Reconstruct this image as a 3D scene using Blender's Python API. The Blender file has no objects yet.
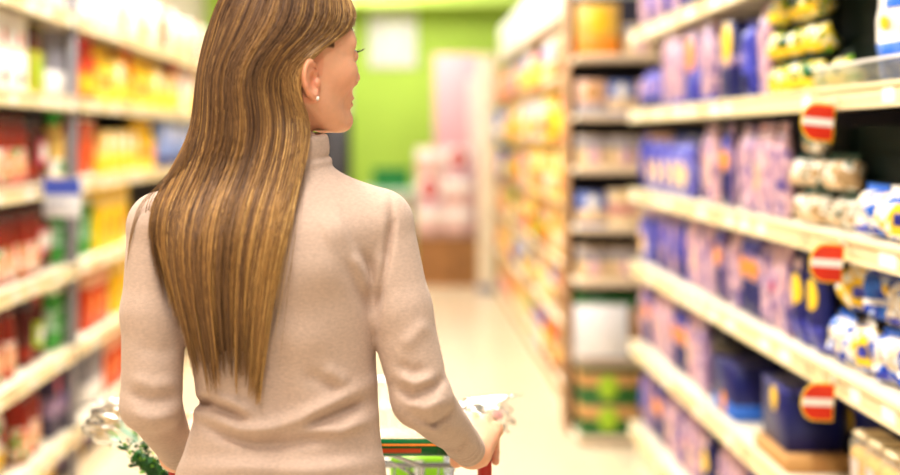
import bpy, bmesh, math, random
import numpy as np
from mathutils import Vector, Matrix
random.seed(7); RNG = np.random.default_rng(11)
PI = math.pi
SC = bpy.context.scene
COL = SC.collection

# ------------------------------------------------------------------ camera
CAM_H, FPX, VPX, VPY = 1.45, 1250.0, 403.0, 136.0
cd = bpy.data.cameras.new('camera'); cam = bpy.data.objects.new('camera', cd); COL.objects.link(cam)
cam.location = (0, 0, CAM_H); cam.rotation_euler = (PI / 2, 0, 0)
cd.sensor_width = 36; cd.lens = 50
cd.shift_x = (450 - VPX) / 900; cd.shift_y = -(237.5 - VPY) / 900
cd.dof.use_dof = True; cd.dof.focus_distance = 1.86; cd.dof.aperture_fstop = 0.050 / 0.034
cd.clip_start = 0.05; cd.clip_end = 100
SC.camera = cam
def WX(px, Y): return (px - VPX) * Y / FPX
def WZ(py, Y): return CAM_H - (py - VPY) * Y / FPX

# ------------------------------------------------------------------ materials
def lin(c):
    r = []
    for v in c[:3]:
        v = v / 255.0
        r.append(v / 12.92 if v <= 0.04045 else ((v + 0.055) / 1.055) ** 2.4)
    return (*r, 1.0)
MATS = {}
def mat(name, col, rough=0.5, spec=0.5, metal=0.0, noise=0.0, nscale=30.0, bump=0.0, bscale=60.0, trans=0.0, alpha=1.0, sheen=0.0, coat=0.0, emit=0.0):
    if name in MATS: return MATS[name]
    m = bpy.data.materials.new(name); m.use_nodes = True
    nt = m.node_tree; b = nt.nodes['Principled BSDF']
    c = lin(col)
    b.inputs['Base Color'].default_value = c
    b.inputs['Roughness'].default_value = rough
    b.inputs['Specular IOR Level'].default_value = spec
    b.inputs['Metallic'].default_value = metal
    b.inputs['Transmission Weight'].default_value = trans
    b.inputs['Alpha'].default_value = alpha
    b.inputs['Sheen Weight'].default_value = sheen
    b.inputs['Coat Weight'].default_value = coat
    if emit:
        b.inputs['Emission Color'].default_value = c; b.inputs['Emission Strength'].default_value = emit
    tc = nt.nodes.new('ShaderNodeTexCoord')
    # every material varies a little over its surface
    n = nt.nodes.new('ShaderNodeTexNoise'); n.inputs['Scale'].default_value = nscale; n.inputs['Detail'].default_value = 3
    nt.links.new(tc.outputs['Object'], n.inputs['Vector'])
    amt = noise if noise else 0.06
    hi = tuple(min(1, v * (1 + amt)) for v in c[:3]) + (1,); lo = tuple(v * (1 - amt) for v in c[:3]) + (1,)
    r = nt.nodes.new('ShaderNodeValToRGB'); r.color_ramp.elements[0].position = .3; r.color_ramp.elements[1].position = .7
    r.color_ramp.elements[0].color = lo; r.color_ramp.elements[1].color = hi
    nt.links.new(n.outputs['Fac'], r.inputs['Fac']); nt.links.new(r.outputs['Color'], b.inputs['Base Color'])
    if bump:
        n2 = nt.nodes.new('ShaderNodeTexNoise'); n2.inputs['Scale'].default_value = bscale; n2.inputs['Detail'].default_value = 4
        nt.links.new(tc.outputs['Object'], n2.inputs['Vector'])
        bp = nt.nodes.new('ShaderNodeBump'); bp.inputs['Strength'].default_value = bump; bp.inputs['Distance'].default_value = 0.004
        nt.links.new(n2.outputs['Fac'], bp.inputs['Height']); nt.links.new(bp.outputs['Normal'], b.inputs['Normal'])
    MATS[name] = m
    return m

def printed(name, cols, scale=28.0, stretch=(1, 1, .5), rough=.3, bump=.0):
    """a film printed in irregular patches of several colours, different on every copy"""
    if name in MATS: return MATS[name]
    m = bpy.data.materials.new(name); m.use_nodes = True; nt = m.node_tree; b = nt.nodes['Principled BSDF']; b.inputs['Roughness'].default_value = rough
    tc = nt.nodes.new('ShaderNodeTexCoord'); oi = nt.nodes.new('ShaderNodeObjectInfo'); mp = nt.nodes.new('ShaderNodeMapping'); mp.inputs['Scale'].default_value = stretch
    ad = nt.nodes.new('ShaderNodeVectorMath'); ad.operation = 'ADD'; sc = nt.nodes.new('ShaderNodeMath'); sc.operation = 'MULTIPLY'; sc.inputs[1].default_value = 7.0
    nt.links.new(oi.outputs['Random'], sc.inputs[0]); nt.links.new(tc.outputs['Object'], ad.inputs[0]); nt.links.new(sc.outputs[0], ad.inputs[1]); nt.links.new(ad.outputs[0], mp.inputs['Vector'])
    n = nt.nodes.new('ShaderNodeTexNoise'); n.inputs['Scale'].default_value = scale; n.inputs['Detail'].default_value = 1.5; n.inputs['Distortion'].default_value = .6; nt.links.new(mp.outputs[0], n.inputs['Vector'])
    r = nt.nodes.new('ShaderNodeValToRGB'); r.color_ramp.interpolation = 'CONSTANT'; e = r.color_ramp.elements; k = len(cols)
    while len(e) < k: e.new(.5)
    for i, c in enumerate(cols): e[i].position = 0 if i == 0 else .30 + .40 * (i - .2) / (k - .4) ; e[i].color = lin(c)
    nt.links.new(n.outputs['Fac'], r.inputs['Fac']); nt.links.new(r.outputs['Color'], b.inputs['Base Color'])
    if bump:
        n2 = nt.nodes.new('ShaderNodeTexNoise'); n2.inputs['Scale'].default_value = 70; nt.links.new(mp.outputs[0], n2.inputs['Vector'])
        bp = nt.nodes.new('ShaderNodeBump'); bp.inputs['Strength'].default_value = bump; bp.inputs['Distance'].default_value = .01; nt.links.new(n2.outputs['Fac'], bp.inputs['Height']); nt.links.new(bp.outputs['Normal'], b.inputs['Normal'])
    MATS[name] = m; return m

# ------------------------------------------------------------------ object helpers
def tag(o, label=None, cat=None, group=None, kind=None):
    if label: o['label'] = label
    if cat: o['category'] = cat
    if group: o['group'] = group
    if kind: o['kind'] = kind
    return o
def empty(name, loc=(0, 0, 0), rz=0.0):
    o = bpy.data.objects.new(name, None); COL.objects.link(o)
    o.location = loc; o.rotation_euler = (0, 0, rz); o.empty_display_size = .05
    return o
def link(name, me, parent=None):
    o = bpy.data.objects.new(name, me); COL.objects.link(o)
    if parent is not None: o.parent = parent
    return o
class MB:
    """collects shapes into one mesh"""
    def __init__(s): s.bm = bmesh.new(); s.mats = []
    def mi(s, m):
        if m not in s.mats: s.mats.append(m)
        return s.mats.index(m)
    def box(s, x0, x1, y0, y1, z0, z1, m, bev=0.0, seg=2, mtx=None):
        b = bmesh.new(); bmesh.ops.create_cube(b, size=1)
        for v in b.verts:
            v.co = Vector(((x0 + x1) / 2 + v.co.x * (x1 - x0), (y0 + y1) / 2 + v.co.y * (y1 - y0), (z0 + z1) / 2 + v.co.z * (z1 - z0)))
        if bev: bmesh.ops.bevel(b, geom=list(b.edges), offset=bev, segments=seg, affect='EDGES', profile=.5)
        s.merge(b, m, mtx, smooth=bev > 0); return s
    def merge(s, b, m, mtx=None, smooth=False):
        i = s.mi(m); mp = {}
        for v in b.verts: mp[v] = s.bm.verts.new(mtx @ v.co if mtx else v.co)
        for f in b.faces:
            try: g = s.bm.faces.new([mp[v] for v in f.verts]); g.material_index = i; g.smooth = smooth
            except ValueError: pass
        b.free()
    def lathe(s, prof, m, seg=20, cx=0, cy=0, a0=0, a1=2 * PI, sx=1, sy=1):
        i = s.mi(m); full = abs(a1 - a0 - 2 * PI) < 1e-6; n = seg if full else seg + 1
        rows = []
        for r, z in prof:
            if r < 1e-6: rows.append([s.bm.verts.new((cx, cy, z))])
            else: rows.append([s.bm.verts.new((cx + sx * r * math.cos(a0 + (a1 - a0) * k / seg), cy + sy * r * math.sin(a0 + (a1 - a0) * k / seg), z)) for k in range(n)])
        for a, b in zip(rows, rows[1:]):
            for k in range(seg):
                k2 = (k + 1) % n
                if len(a) == 1 and len(b) == 1: continue
                if len(a) == 1: f = [a[0], b[k2], b[k]]
                elif len(b) == 1: f = [a[k], a[k2], b[0]]
                else: f = [a[k], a[k2], b[k2], b[k]]
                g = s.bm.faces.new(f); g.material_index = i; g.smooth = True
        return s
    def tube(s, pts, r, m, seg=8, close=False, caps=True):
        i = s.mi(m); pts = [Vector(p) for p in pts]; n = len(pts); rows = []; up = None
        for k in range(n):
            a = pts[(k - 1) % n] if (close or k > 0) else pts[0]; b = pts[(k + 1) % n] if (close or k < n - 1) else pts[-1]
            t = (b - a).normalized()
            if up is None: up = t.orthogonal().normalized()
            up = (up - t * up.dot(t)).normalized(); w = t.cross(up)
            rr = r[k] if isinstance(r, (list, tuple)) else r
            rows.append([s.bm.verts.new(pts[k] + (up * math.cos(2 * PI * j / seg) + w * math.sin(2 * PI * j / seg)) * rr) for j in range(seg)])
        for k in range(n if close else n - 1):
            a, b = rows[k], rows[(k + 1) % n]
            for j in range(seg):
                g = s.bm.faces.new([a[j], a[(j + 1) % seg], b[(j + 1) % seg], b[j]]); g.material_index = i; g.smooth = True
        if caps and not close:
            g = s.bm.faces.new(rows[0][::-1]); g.material_index = i
            g = s.bm.faces.new(rows[-1]); g.material_index = i
        return s
    def grid(s, fn, nu, nv, m, u0=0, u1=1, v0=0, v1=1, flip=False, mfn=None):
        i = s.mi(m)
        V = [[s.bm.verts.new(fn(u0 + (u1 - u0) * a / nu, v0 + (v1 - v0) * b / nv)) for a in range(nu + 1)] for b in range(nv + 1)]
        for b in range(nv):
            for a in range(nu):
                q = [V[b][a], V[b][a + 1], V[b + 1][a + 1], V[b + 1][a]]
                g = s.bm.faces.new(q[::-1] if flip else q); g.smooth = True; g.material_index = i
        return s
    def prism(s, poly, m, d, mtx=None):
        """polygon in x,z extruded along y by d"""
        b = bmesh.new(); A = [b.verts.new((x, 0, z)) for x, z in poly]; B = [b.verts.new((x, d, z)) for x, z in poly]
        b.faces.new(A); b.faces.new(B[::-1])
        for k in range(len(poly)): b.faces.new([A[k - 1], B[k - 1], B[k], A[k]])
        bmesh.ops.recalc_face_normals(b, faces=b.faces)
        s.merge(b, m, mtx); return s
    def mesh(s, name, recalc=False):
        if recalc: bmesh.ops.recalc_face_normals(s.bm, faces=s.bm.faces)
        me = bpy.data.meshes.new(name); s.bm.to_mesh(me); s.bm.free()
        for m in s.mats: me.materials.append(m)
        return me
    def build(s, name, parent=None, recalc=False): return link(name, s.mesh(name, recalc), parent)
def structure(name, mb): return tag(mb.build(name), kind='structure')

# ------------------------------------------------------------------ the setting
def floor_mat():
    m = mat('floor_tile', (226, 211, 186), rough=.22, spec=.5, noise=.05, nscale=2.5)
    nt = m.node_tree; b = nt.nodes['Principled BSDF']
    src = b.inputs['Base Color'].links[0].from_socket
    tc = nt.nodes.new('ShaderNodeTexCoord'); br = nt.nodes.new('ShaderNodeTexBrick')
    br.offset = 0; br.inputs['Scale'].default_value = 1; br.inputs['Brick Width'].default_value = .45; br.inputs['Row Height'].default_value = .45
    br.inputs['Mortar Size'].default_value = .004; br.inputs['Mortar'].default_value = lin((205, 190, 165))
    nt.links.new(tc.outputs['Object'], br.inputs['Vector'])
    nt.links.new(src, br.inputs['Color1']); nt.links.new(src, br.inputs['Color2'])
    nt.links.new(br.outputs['Color'], b.inputs['Base Color'])
    return m
BACK = 14.0
structure('floor', MB().box(-4, 6, -3, BACK + .1, -.1, 0, floor_mat()))
G1 = mat('lime_paint', (186, 217, 90), rough=.6, noise=.05, nscale=1.5)
G2 = mat('pale_lime_paint', (202, 228, 112), rough=.6, noise=.04, nscale=1.5)
structure('wall_back', MB().box(-4, 6, BACK, BACK + .1, 0, 4.2, G1))
structure('trim_1', MB().box(-.62, 6, BACK - .5, BACK - .005, WZ(5, BACK - .5), 4.2, G2))
CREAMW = mat('cream_paint', (222, 210, 192), rough=.7, noise=.03, nscale=2)
structure('wall_left', MB().box(-2.3, -2.2, -3, BACK - .05, 0, 4.2, CREAMW))
structure('wall_right', MB().box(5.0, 5.1, -3, BACK - .05, 0, 4.2, CREAMW))
structure('trim_2', MB().box(WX(322, 13.6), WX(349, 13.6), 13.45, 13.8, 0, 4.2, mat('grey_pillar', (205, 196, 182), rough=.7)))

# ------------------------------------------------------------------ light: rows of ceiling lamps, extra fill lights, even warm-white world fill
w = bpy.data.worlds.new('world'); SC.world = w; w.use_nodes = True
w.node_tree.nodes['Background'].inputs['Color'].default_value = (1.0, .965, .92, 1); w.node_tree.nodes['Background'].inputs['Strength'].default_value = .28
def area(name, loc, sx, sy, power, col=(1, .95, .88), rot=(0, 0, 0)):
    l = bpy.data.lights.new(name, 'AREA'); l.shape = 'RECTANGLE'; l.size = sx; l.size_y = sy; l.energy = power; l.color = col
    o = bpy.data.objects.new(name, l); COL.objects.link(o); o.location = loc; o.rotation_euler = rot
for k, y in enumerate((-1.2, 1.2, 3.6, 6.0, 8.4, 10.8, 13.0)):
    area('ceiling_lamp', (-.35, y, 3.55), .5, 1.6, 82 if y < 5 else 56)
area('fill_light', (.9, 1.0, 3.3), .5, 1.8, 16)  # weak fill, set by how bright the right rack should look
area('fill_light', (-.9, 6.5, 3.2), .5, 4.0, 95, rot=(0, math.radians(-20), 0))  # fill added near the left rack to brighten it, not a known fixture
area('fill_light', (.35, 12.2, 3.3), 2.0, .5, 22, rot=(math.radians(35), 0, 0))  # fill tilted at the back wall, set for the wall's brightness
SC.view_settings.view_transform = 'Standard'; SC.view_settings.look = 'None'
SC.view_settings.exposure = 0.08; SC.view_settings.gamma = 0.87
SC.cycles.use_denoising = True
SC.cycles.max_bounces = 6; SC.cycles.transparent_max_bounces = 12; SC.cycles.caustics_reflective = False; SC.cycles.caustics_refractive = False
SC.cycles.sample_clamp_indirect = 6
# ------------------------------------------------------------------ products
def M_(name, col, **k): return mat(name, col, **{**dict(rough=.35, spec=.5), **k})
LILAC = printed('lilac_film', ((110, 92, 160), (204, 170, 190), (220, 186, 196), (184, 148, 174), (84, 76, 152))); PINK = printed('pale_pink_film', ((216, 164, 178), (224, 190, 192), (204, 164, 182), (130, 104, 160))); PLUM = printed('dusty_lilac_film', ((96, 80, 150), (160, 136, 180), (190, 160, 190), (132, 104, 150)))
BLUE = printed('royal_blue_film', ((34, 36, 120), (56, 62, 168), (84, 88, 196), (44, 48, 140))); NAVY = M_('navy_print', (28, 34, 104)); SKY = M_('bright_blue_film', (52, 116, 214)); VIOLET = printed('violet_blue_film', ((52, 50, 150), (92, 90, 190), (150, 146, 214), (66, 62, 160)))
ORANGE = M_('orange_print', (236, 150, 48)); YELLOW = M_('yellow_print', (246, 206, 52)); CREAM = M_('cream_print', (244, 222, 186)); WHITE = M_('white_print', (246, 242, 238))
RED = M_('red_print', (206, 44, 34)); ROSE = M_('rose_print', (214, 92, 120)); KETCH = M_('ketchup_red', (150, 46, 26), rough=.2); SAUCE = M_('dark_sauce', (92, 30, 20), rough=.2); TOMATO = M_('tomato_orange', (226, 84, 40), rough=.25)
GREEN = M_('leaf_green_print', (66, 158, 62)); DGREEN = M_('dark_green_plastic', (6, 28, 22), rough=.6, spec=.2); LIME = M_('lime_print', (170, 206, 52)); OLIVE = M_('olive_yellow_print', (176, 178, 38))
BRIGHTY = M_('bright_yellow_print', (255, 214, 0)); GOLDY = M_('pale_gold_print', (240, 206, 120)); TAN = M_('tan_card', (206, 160, 104), rough=.8); BROWN = M_('brown_card', (150, 104, 62), rough=.8)
GREYP = M_('grey_print', (150, 148, 160)); DGREY = M_('charcoal_print', (48, 44, 54)); MINT = M_('mint_print', (178, 214, 190)); PASTA = M_('golden_pasta', (232, 186, 92), rough=.6, noise=.25, nscale=60, bump=.8, bscale=90)
BEIGE = M_('beige_print', (226, 198, 160)); PEACH = M_('peach_print', (240, 188, 150)); TEAL = M_('deep_teal_film', (20, 74, 66), rough=.3); SILVER = M_('silver_film', (216, 214, 200), rough=.25, metal=.3)
def sup(x, p): return max(0.0, 1 - abs(x) ** p)
def pillow_fn(w, h, t, side, off=0.0, crinkle=0.0, seed=0):
    rs = random.Random(seed); ph = [(rs.uniform(20, 60), rs.uniform(20, 60), rs.uniform(0, 6)) for _ in range(4)]
    def fn(u, v):
        a, b = 2 * u - 1, 2 * v - 1
        prof = sup(a, 2.6) ** .55 * sup(b, 3.5) ** .6
        x = a * w / 2 * (1 - .10 * sup(b, 2) * 0 - .04 * (1 - sup(b, 6))); z = v * h
        wr = sum(math.sin(x * p + z * q + r) * math.cos(z * p * .7 - x * q * .6 + r * 2) for p, q, r in ph) * crinkle * (.35 + prof * .65)
        pk = crinkle * .9 * math.sin(a * 26) * max(0, abs(b) - .62) * 2.2
        y = (t / 2 * prof + off + (wr + pk) * min(1, prof * 4)) * side
        return Vector((x, y, z))
    return fn
def bag_parts(w, h, t, body, label=None, badge=None, seal=None, lab=(.08, .92, .08, .34), bad=(.5, .62, .26, .12), extra=None, crinkle=.0015, seed=0, nu=14, nv=18):
    mb = MB()
    mb.grid(pillow_fn(w, h, t, -1, 0, crinkle, seed), nu, nv, body); mb.grid(pillow_fn(w, h, t, 1, 0, crinkle, seed + 9), nu, nv, body, flip=True)
    bmesh.ops.remove_doubles(mb.bm, verts=mb.bm.verts, dist=.0004)
    P = [('bag', mb.mesh('bag', True))]
    s = MB(); n = 12
    s.grid(lambda u, v: Vector(((u - .5) * w * .95, .0012 * math.sin(u * 40), h - .004 + v * .02)), n, 1, seal or body)
    P.append(('top_seal', s.mesh('top_seal')))
    f = pillow_fn(w, h, t, -1, .0014, crinkle, seed)
    if label:
        l = MB(); l.grid(f, 12, 8, label, *lab); P.append(('printed_label', l.mesh('printed_label')))
    f2 = pillow_fn(w, h, t, -1, .0026, crinkle, seed)
    if badge:
        cu, cv, ru, rv = bad; l = MB()
        l.grid(lambda u, v: f2(cu + ru * v * math.cos(2 * PI * u), cv + rv * v * math.sin(2 * PI * u)), 20, 4, badge, 0, 1, .001, 1, flip=True)
        P.append(('badge', l.mesh('badge')))
    for (nm, m, rect) in extra or ():
        l = MB(); l.grid(f2, 8, 6, m, *rect); P.append((nm, l.mesh(nm)))
    return P
def carton_parts(w, d, h, body, band=None, bandz=(0, .3), badge=None, badz=.6, badr=.3, flap=True):
    P = [('carton_body', MB().box(-w / 2, w / 2, -d / 2, d / 2, 0, h, body, .002, 1).mesh('carton_body'))]
    if band:
        P.append(('colour_band', MB().box(-w / 2 - .0008, w / 2 + .0008, -d / 2 - .0008, d / 2 + .0008, h * bandz[0] + .002, h * bandz[1] - .002, band, .001, 1).mesh('colour_band')))
    if badge:
        b = MB(); r = min(w * badr, h * min(badz, 1 - badz) / 1.25 * .96)
        prof = [(0, 0), (r, 0), (r, .0014)]
        b.lathe([(0, .0016), (r * .96, .0016), (r, 0)], badge, 20, sy=1.25)
        mx = Matrix.Translation((0, -d / 2 - .0006, h * badz)) @ Matrix.Rotation(PI / 2, 4, 'X')
        bmesh.ops.transform(b.bm, matrix=mx, verts=b.bm.verts)
        P.append(('badge', b.mesh('badge')))
    return P
def bottle_parts(r, h, body, cap, label, labz=(.2, .55), neck=.38, shoulder=.66, capm=.14, emblem=None, sq=1.0):
    pr = [(0, 0), (r * .86, 0), (r, r * .18), (r, h * .3), (r * .96, h * .42), (r, h * shoulder * .93), (r * .92, h * shoulder), (r * .62, h * (shoulder + .12)), (r * neck, h * (shoulder + .17)), (r * neck, h * (1 - capm)), (0, h * (1 - capm))]
    P = [('bottle_body', MB().lathe(pr, body, 18, sy=sq).mesh('bottle_body', True))]
    c = r * neck * 1.18
    P.append(('cap', MB().lathe([(0, h), (c * .9, h), (c, h - .003), (c, h * (1 - capm) - .004), (0, h * (1 - capm) - .004)], cap, 16).mesh('cap', True)))
    z0, z1 = h * labz[0], h * labz[1]; rl = r * 1.012
    P.append(('printed_label', MB().lathe([(rl, z0), (rl, z1)], label, 24, a0=PI * 1.0, a1=PI * 2.0, sy=sq).mesh('printed_label')))
    if emblem:
        rl = r * 1.03; zm = (z0 + z1) / 2; hh = (z1 - z0) * .32
        P.append(('emblem', MB().lathe([(rl, zm - hh), (rl, zm + hh)], emblem, 10, a0=PI * 1.25, a1=PI * 1.75, sy=sq).mesh('emblem')))
    return P
def jar_parts(r, h, body, lid, label, labz=(.2, .68), emblem=None):
    pr = [(0, 0), (r * .9, 0), (r, r * .14), (r, h * .76), (r * .84, h * .86), (r * .8, h * .9), (0, h * .9)]
    P = [('glass_body', MB().lathe(pr, body, 20).mesh('glass_body', True)),
         ('lid', MB().lathe([(0, h), (r * .84, h), (r * .88, h - .003), (r * .88, h * .87), (0, h * .87)], lid, 20).mesh('lid', True))]
    rl = r * 1.012
    P.append(('printed_label', MB().lathe([(rl, h * labz[0]), (rl, h * labz[1])], label, 24, a0=PI * 1.02, a1=PI * 1.98).mesh('printed_label')))
    if emblem:
        rl = r * 1.03; zm = h * (labz[0] + labz[1]) / 2; hh = h * .11
        P.append(('emblem', MB().lathe([(rl, zm - hh), (rl, zm + hh)], emblem, 10, a0=PI * 1.3, a1=PI * 1.7).mesh('emblem')))
    return P
def tray_parts(w, d, h, m, wall=.004, slots=True):
    mb = MB(); mb.box(-w / 2, w / 2, -d / 2, d / 2, 0, wall, m)
    mb.box(-w / 2, w / 2, -d / 2, -d / 2 + wall, wall, h, m); mb.box(-w / 2, w / 2, d / 2 - wall, d / 2, wall, h, m)
    mb.box(-w / 2, -w / 2 + wall, -d / 2 + wall, d / 2 - wall, wall, h, m); mb.box(w / 2 - wall, w / 2, -d / 2 + wall, d / 2 - wall, wall, h, m)
    P = [('tray_body', mb.mesh('tray_body'))]
    r = MB(); e = .003
    for (a, b, c, d2) in ((-w / 2 - e, w / 2 + e, -d / 2 - e, -d / 2), (-w / 2 - e, w / 2 + e, d / 2, d / 2 + e), (-w / 2 - e, -w / 2, -d / 2, d / 2), (w / 2, w / 2 + e, -d / 2, d / 2)):
        r.box(a, b, c, d2, h - .014, h, m)
    P.append(('rim', r.mesh('rim')))
    return P
# kind: (object name, category, short description, parts)
KINDS = {}
def kind(key, name, cat, desc, parts): KINDS[key] = dict(name=name, cat=cat, desc=desc, parts=parts, meshes=None)
B_ = bag_parts; C_ = carton_parts
kind('lilac', 'pasta_packet', 'pasta packet', 'lilac-pink pasta packet', lambda: B_(.086, .25, .05, LILAC, PLUM, PINK, seed=1, lab=(.1, .9, .04, .2), bad=(.5, .62, .3, .16)))
kind('pink', 'pasta_packet', 'pasta packet', 'pale pink pasta packet', lambda: B_(.086, .25, .05, PINK, LILAC, BEIGE, seed=2, lab=(.1, .9, .74, .93), bad=(.5, .45, .28, .18)))
kind('plum', 'pasta_packet', 'pasta packet', 'grey-lilac pasta packet', lambda: B_(.086, .24, .05, PLUM, LILAC, PINK, seed=12, lab=(.1, .9, .1, .5), bad=(.5, .7, .3, .1)))
kind('rose', 'pasta_packet', 'pasta packet', 'pink pasta packet with rose dot', lambda: B_(.086, .25, .05, LILAC, PINK, ROSE, seed=3, lab=(.1, .9, .05, .3), bad=(.5, .5, .2, .07)))
kind('badge', 'pasta_packet', 'pasta packet', 'blue-footed pasta packet with orange badge', lambda: B_(.095, .25, .05, PLUM, NAVY, ORANGE, seed=4, lab=(.04, .96, .04, .46), bad=(.5, .6, .42, .13), extra=[('blue_header', BLUE, (.06, .94, .78, .95))]))
kind('disc', 'pasta_packet', 'pasta packet', 'navy pasta packet with yellow disc', lambda: B_(.12, .235, .055, NAVY, BLUE, YELLOW, seed=5, lab=(.05, .95, .04, .3), bad=(.5, .62, .36, .17), extra=[('pink_header', PINK, (.2, .8, .84, .95))]))
kind('blue', 'pasta_packet', 'pasta packet', 'blue pasta packet', lambda: B_(.1, .22, .06, BLUE, NAVY, VIOLET, seed=6, bad=(.5, .6, .34, .15)))
kind('window', 'pasta_packet', 'pasta packet', 'blue pasta packet with cream oval window', lambda: B_(.15, .2, .07, VIOLET, BLUE, CREAM, seed=7, lab=(.08, .92, .78, .95), bad=(.5, .42, .36, .26), extra=[('yellow_flash', ORANGE, (.52, .66, .3, .62))]))
kind('lowblue', 'pasta_packet', 'pasta packet', 'small blue pasta packet', lambda: B_(.11, .15, .06, VIOLET, NAVY, LILAC, seed=8))
kind('tallcarton', 'pasta_carton', 'carton', 'tall lilac carton', lambda: C_(.15, .09, .27, LILAC, BLUE, (0, .1), PINK, .6, .34))
kind('bluecarton', 'pasta_carton', 'carton', 'tall carton, blue foot, orange badge', lambda: C_(.13, .09, .265, PLUM, BLUE, (.02, .48), ORANGE, .66, .4))
kind('yellowcarton', 'pasta_carton', 'carton', 'tall blue carton with yellow badge', lambda: C_(.13, .09, .25, NAVY, LILAC, (.42, .58), YELLOW, .72, .4))
kind('lowcarton', 'pasta_carton', 'carton', 'low dusty-pink carton', lambda: C_(.11, .1, .12, PLUM, PINK, (.72, .98), None))
kind('navybox', 'display_carton', 'carton', 'navy blue display box', lambda: C_(.22, .15, .172, NAVY, BLUE, (.9, .99), YELLOW, .72, .13))
kind('bluebox', 'display_carton', 'carton', 'dark blue box with orange badge', lambda: C_(.24, .15, .17, NAVY, SKY, (.0, .3), ORANGE, .22, .2))
kind('noodle', 'noodle_bag', 'noodle bag', 'yellow, white and green noodle bag', lambda: B_(.12, .08, .06, printed('noodle_film', ((14, 60, 40), (40, 110, 60), (232, 210, 70), (236, 232, 212), (240, 206, 50), (120, 170, 50), (20, 70, 44)), 16, (1, 1, 1), .25, .4), None, None, DGREEN, seed=21, extra=[('yellow_panel', YELLOW, (.3, .9, .12, .42))], crinkle=.008))
kind('whitebag', 'noodle_bag', 'noodle bag', 'silvery white and tan noodle bag', lambda: B_(.13, .075, .065, printed('silver_bag_film', ((14, 60, 48), (214, 208, 190), (190, 160, 120), (246, 242, 232), (120, 130, 110)), 16, (1, 1, 1), .2, .5), None, None, TEAL, seed=22, extra=[('tan_panel', BEIGE, (.2, .8, .1, .34))], crinkle=.008))
kind('tray', 'stacking_tray', 'tray', 'dark green stacking tray', lambda: tray_parts(.30, .22, .062, DGREEN))
kind('pouch', 'pasta_pouch', 'pasta pouch', 'crumpled blue and white pasta pouch', lambda: B_(.135, .10, .075, printed('pouch_film', ((30, 70, 190), (60, 120, 220), (244, 240, 236), (236, 214, 180), (250, 250, 250), (40, 96, 206)), 17, (1, 1, 1), .22, .5), None, None, SKY, seed=31, extra=[('navy_foot', BLUE, (.1, .9, .06, .2)), ('white_flash', WHITE, (.2, .6, .5, .74))], crinkle=.009, nu=30, nv=30))
kind('pouchy', 'pasta_pouch', 'pasta pouch', 'white pasta pouch with yellow corner', lambda: B_(.135, .10, .075, printed('pouch_pale_film', ((246, 244, 240), (250, 206, 60), (250, 246, 240), (50, 96, 206), (226, 196, 160)), 17, (1, 1, 1), .22, .5), YELLOW, None, WHITE, seed=33, lab=(.66, .95, .14, .8), extra=[('blue_script', BLUE, (.7, .9, .34, .6))], crinkle=.009, nu=30, nv=30))
kind('pouchb', 'pasta_pouch', 'pasta pouch', 'crumpled bright blue pasta pouch', lambda: B_(.14, .10, .075, printed('pouch_blue_film', ((36, 84, 196), (52, 116, 214), (28, 64, 170), (190, 206, 240)), 15, (1, 1, 1), .22, .5), None, None, BLUE, seed=35, extra=[('white_script', WHITE, (.25, .75, .36, .48)), ('yellow_edge', YELLOW, (.84, .93, .15, .85))], crinkle=.009, nu=30, nv=30))
kind('bigbag', 'pasta_pouch', 'pasta pouch', 'large white pasta bag with blue foot', lambda: B_(.22, .285, .09, WHITE, SKY, YELLOW, seed=37, lab=(.02, .98, .03, .3), bad=(.4, .45, .12, .05), extra=[('blue_print', SKY, (.5, .8, .55, .8))], crinkle=.004, nu=24, nv=28))
def tub():
    clear = mat('clear_tub', (255, 250, 235), rough=.1, alpha=.22, spec=.8)
    w, h = .084, .235; P = []
    b = MB(); b.box(-w * .475, w * .475, -w * .475, w * .475, .004, h * .84, PASTA, .012, 3); P.append(('pasta_filling', b.mesh('pasta_filling')))
    c = MB(); c.box(-w / 2, w / 2, -w / 2, w / 2, 0, h * .93, clear, .014, 3); P.append(('clear_tub', c.mesh('clear_tub')))
    l = MB(); l.box(-w * .44, w * .44, -w * .44, w * .44, h * .925, h, M_('clear_lid', (226, 208, 170), rough=.15), .012, 3); P.append(('lid', l.mesh('lid')))
    l = MB(); l.box(-w * .26, w * .26, -w * .506, -w * .5, h * .5, h * .74, M_('tub_label', (222, 206, 196)), .002, 1); P.append(('printed_label', l.mesh('printed_label')))
    return P
kind('tub', 'pasta_tub', 'tub', 'clear tub of golden pasta', tub)
# left rack
kind('whitepack', 'white_pack', 'pack', 'white pack with small red motif', lambda: C_(.16, .12, .136, WHITE, CREAM, (.0, .12), RED, .38, .13))
kind('whitetall', 'white_pack', 'pack', 'tall plain white pack', lambda: C_(.16, .12, .24, WHITE, CREAM, (.0, .1), PEACH, .4, .12))
kind('olivebox', 'snack_carton', 'carton', 'olive and yellow carton', lambda: C_(.15, .1, .26, OLIVE, SAUCE, (.62, .98), LIME, .3, .3))
kind('greybox', 'snack_carton', 'carton', 'pale grey slim carton', lambda: C_(.07, .1, .26, GREYP, WHITE, (.05, .4), None))
kind('ketchup', 'ketchup_jar', 'jar', 'red ketchup jar with green label', lambda: jar_parts(.062, .25, KETCH, SAUCE, printed('ketchup_label', ((66, 158, 62), (240, 226, 214), (214, 120, 90), (90, 170, 70)), 22), (.08, .52), PEACH))
kind('saucejar', 'sauce_jar', 'jar', 'dark brown sauce jar', lambda: jar_parts(.055, .24, SAUCE, DGREY, KETCH, (.1, .3), None))
kind('rosebottle', 'sauce_bottle', 'bottle', 'dark bottle with rose label', lambda: bottle_parts(.045, .27, SAUCE, DGREY, ROSE, (.25, .6), emblem=WHITE))
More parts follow.
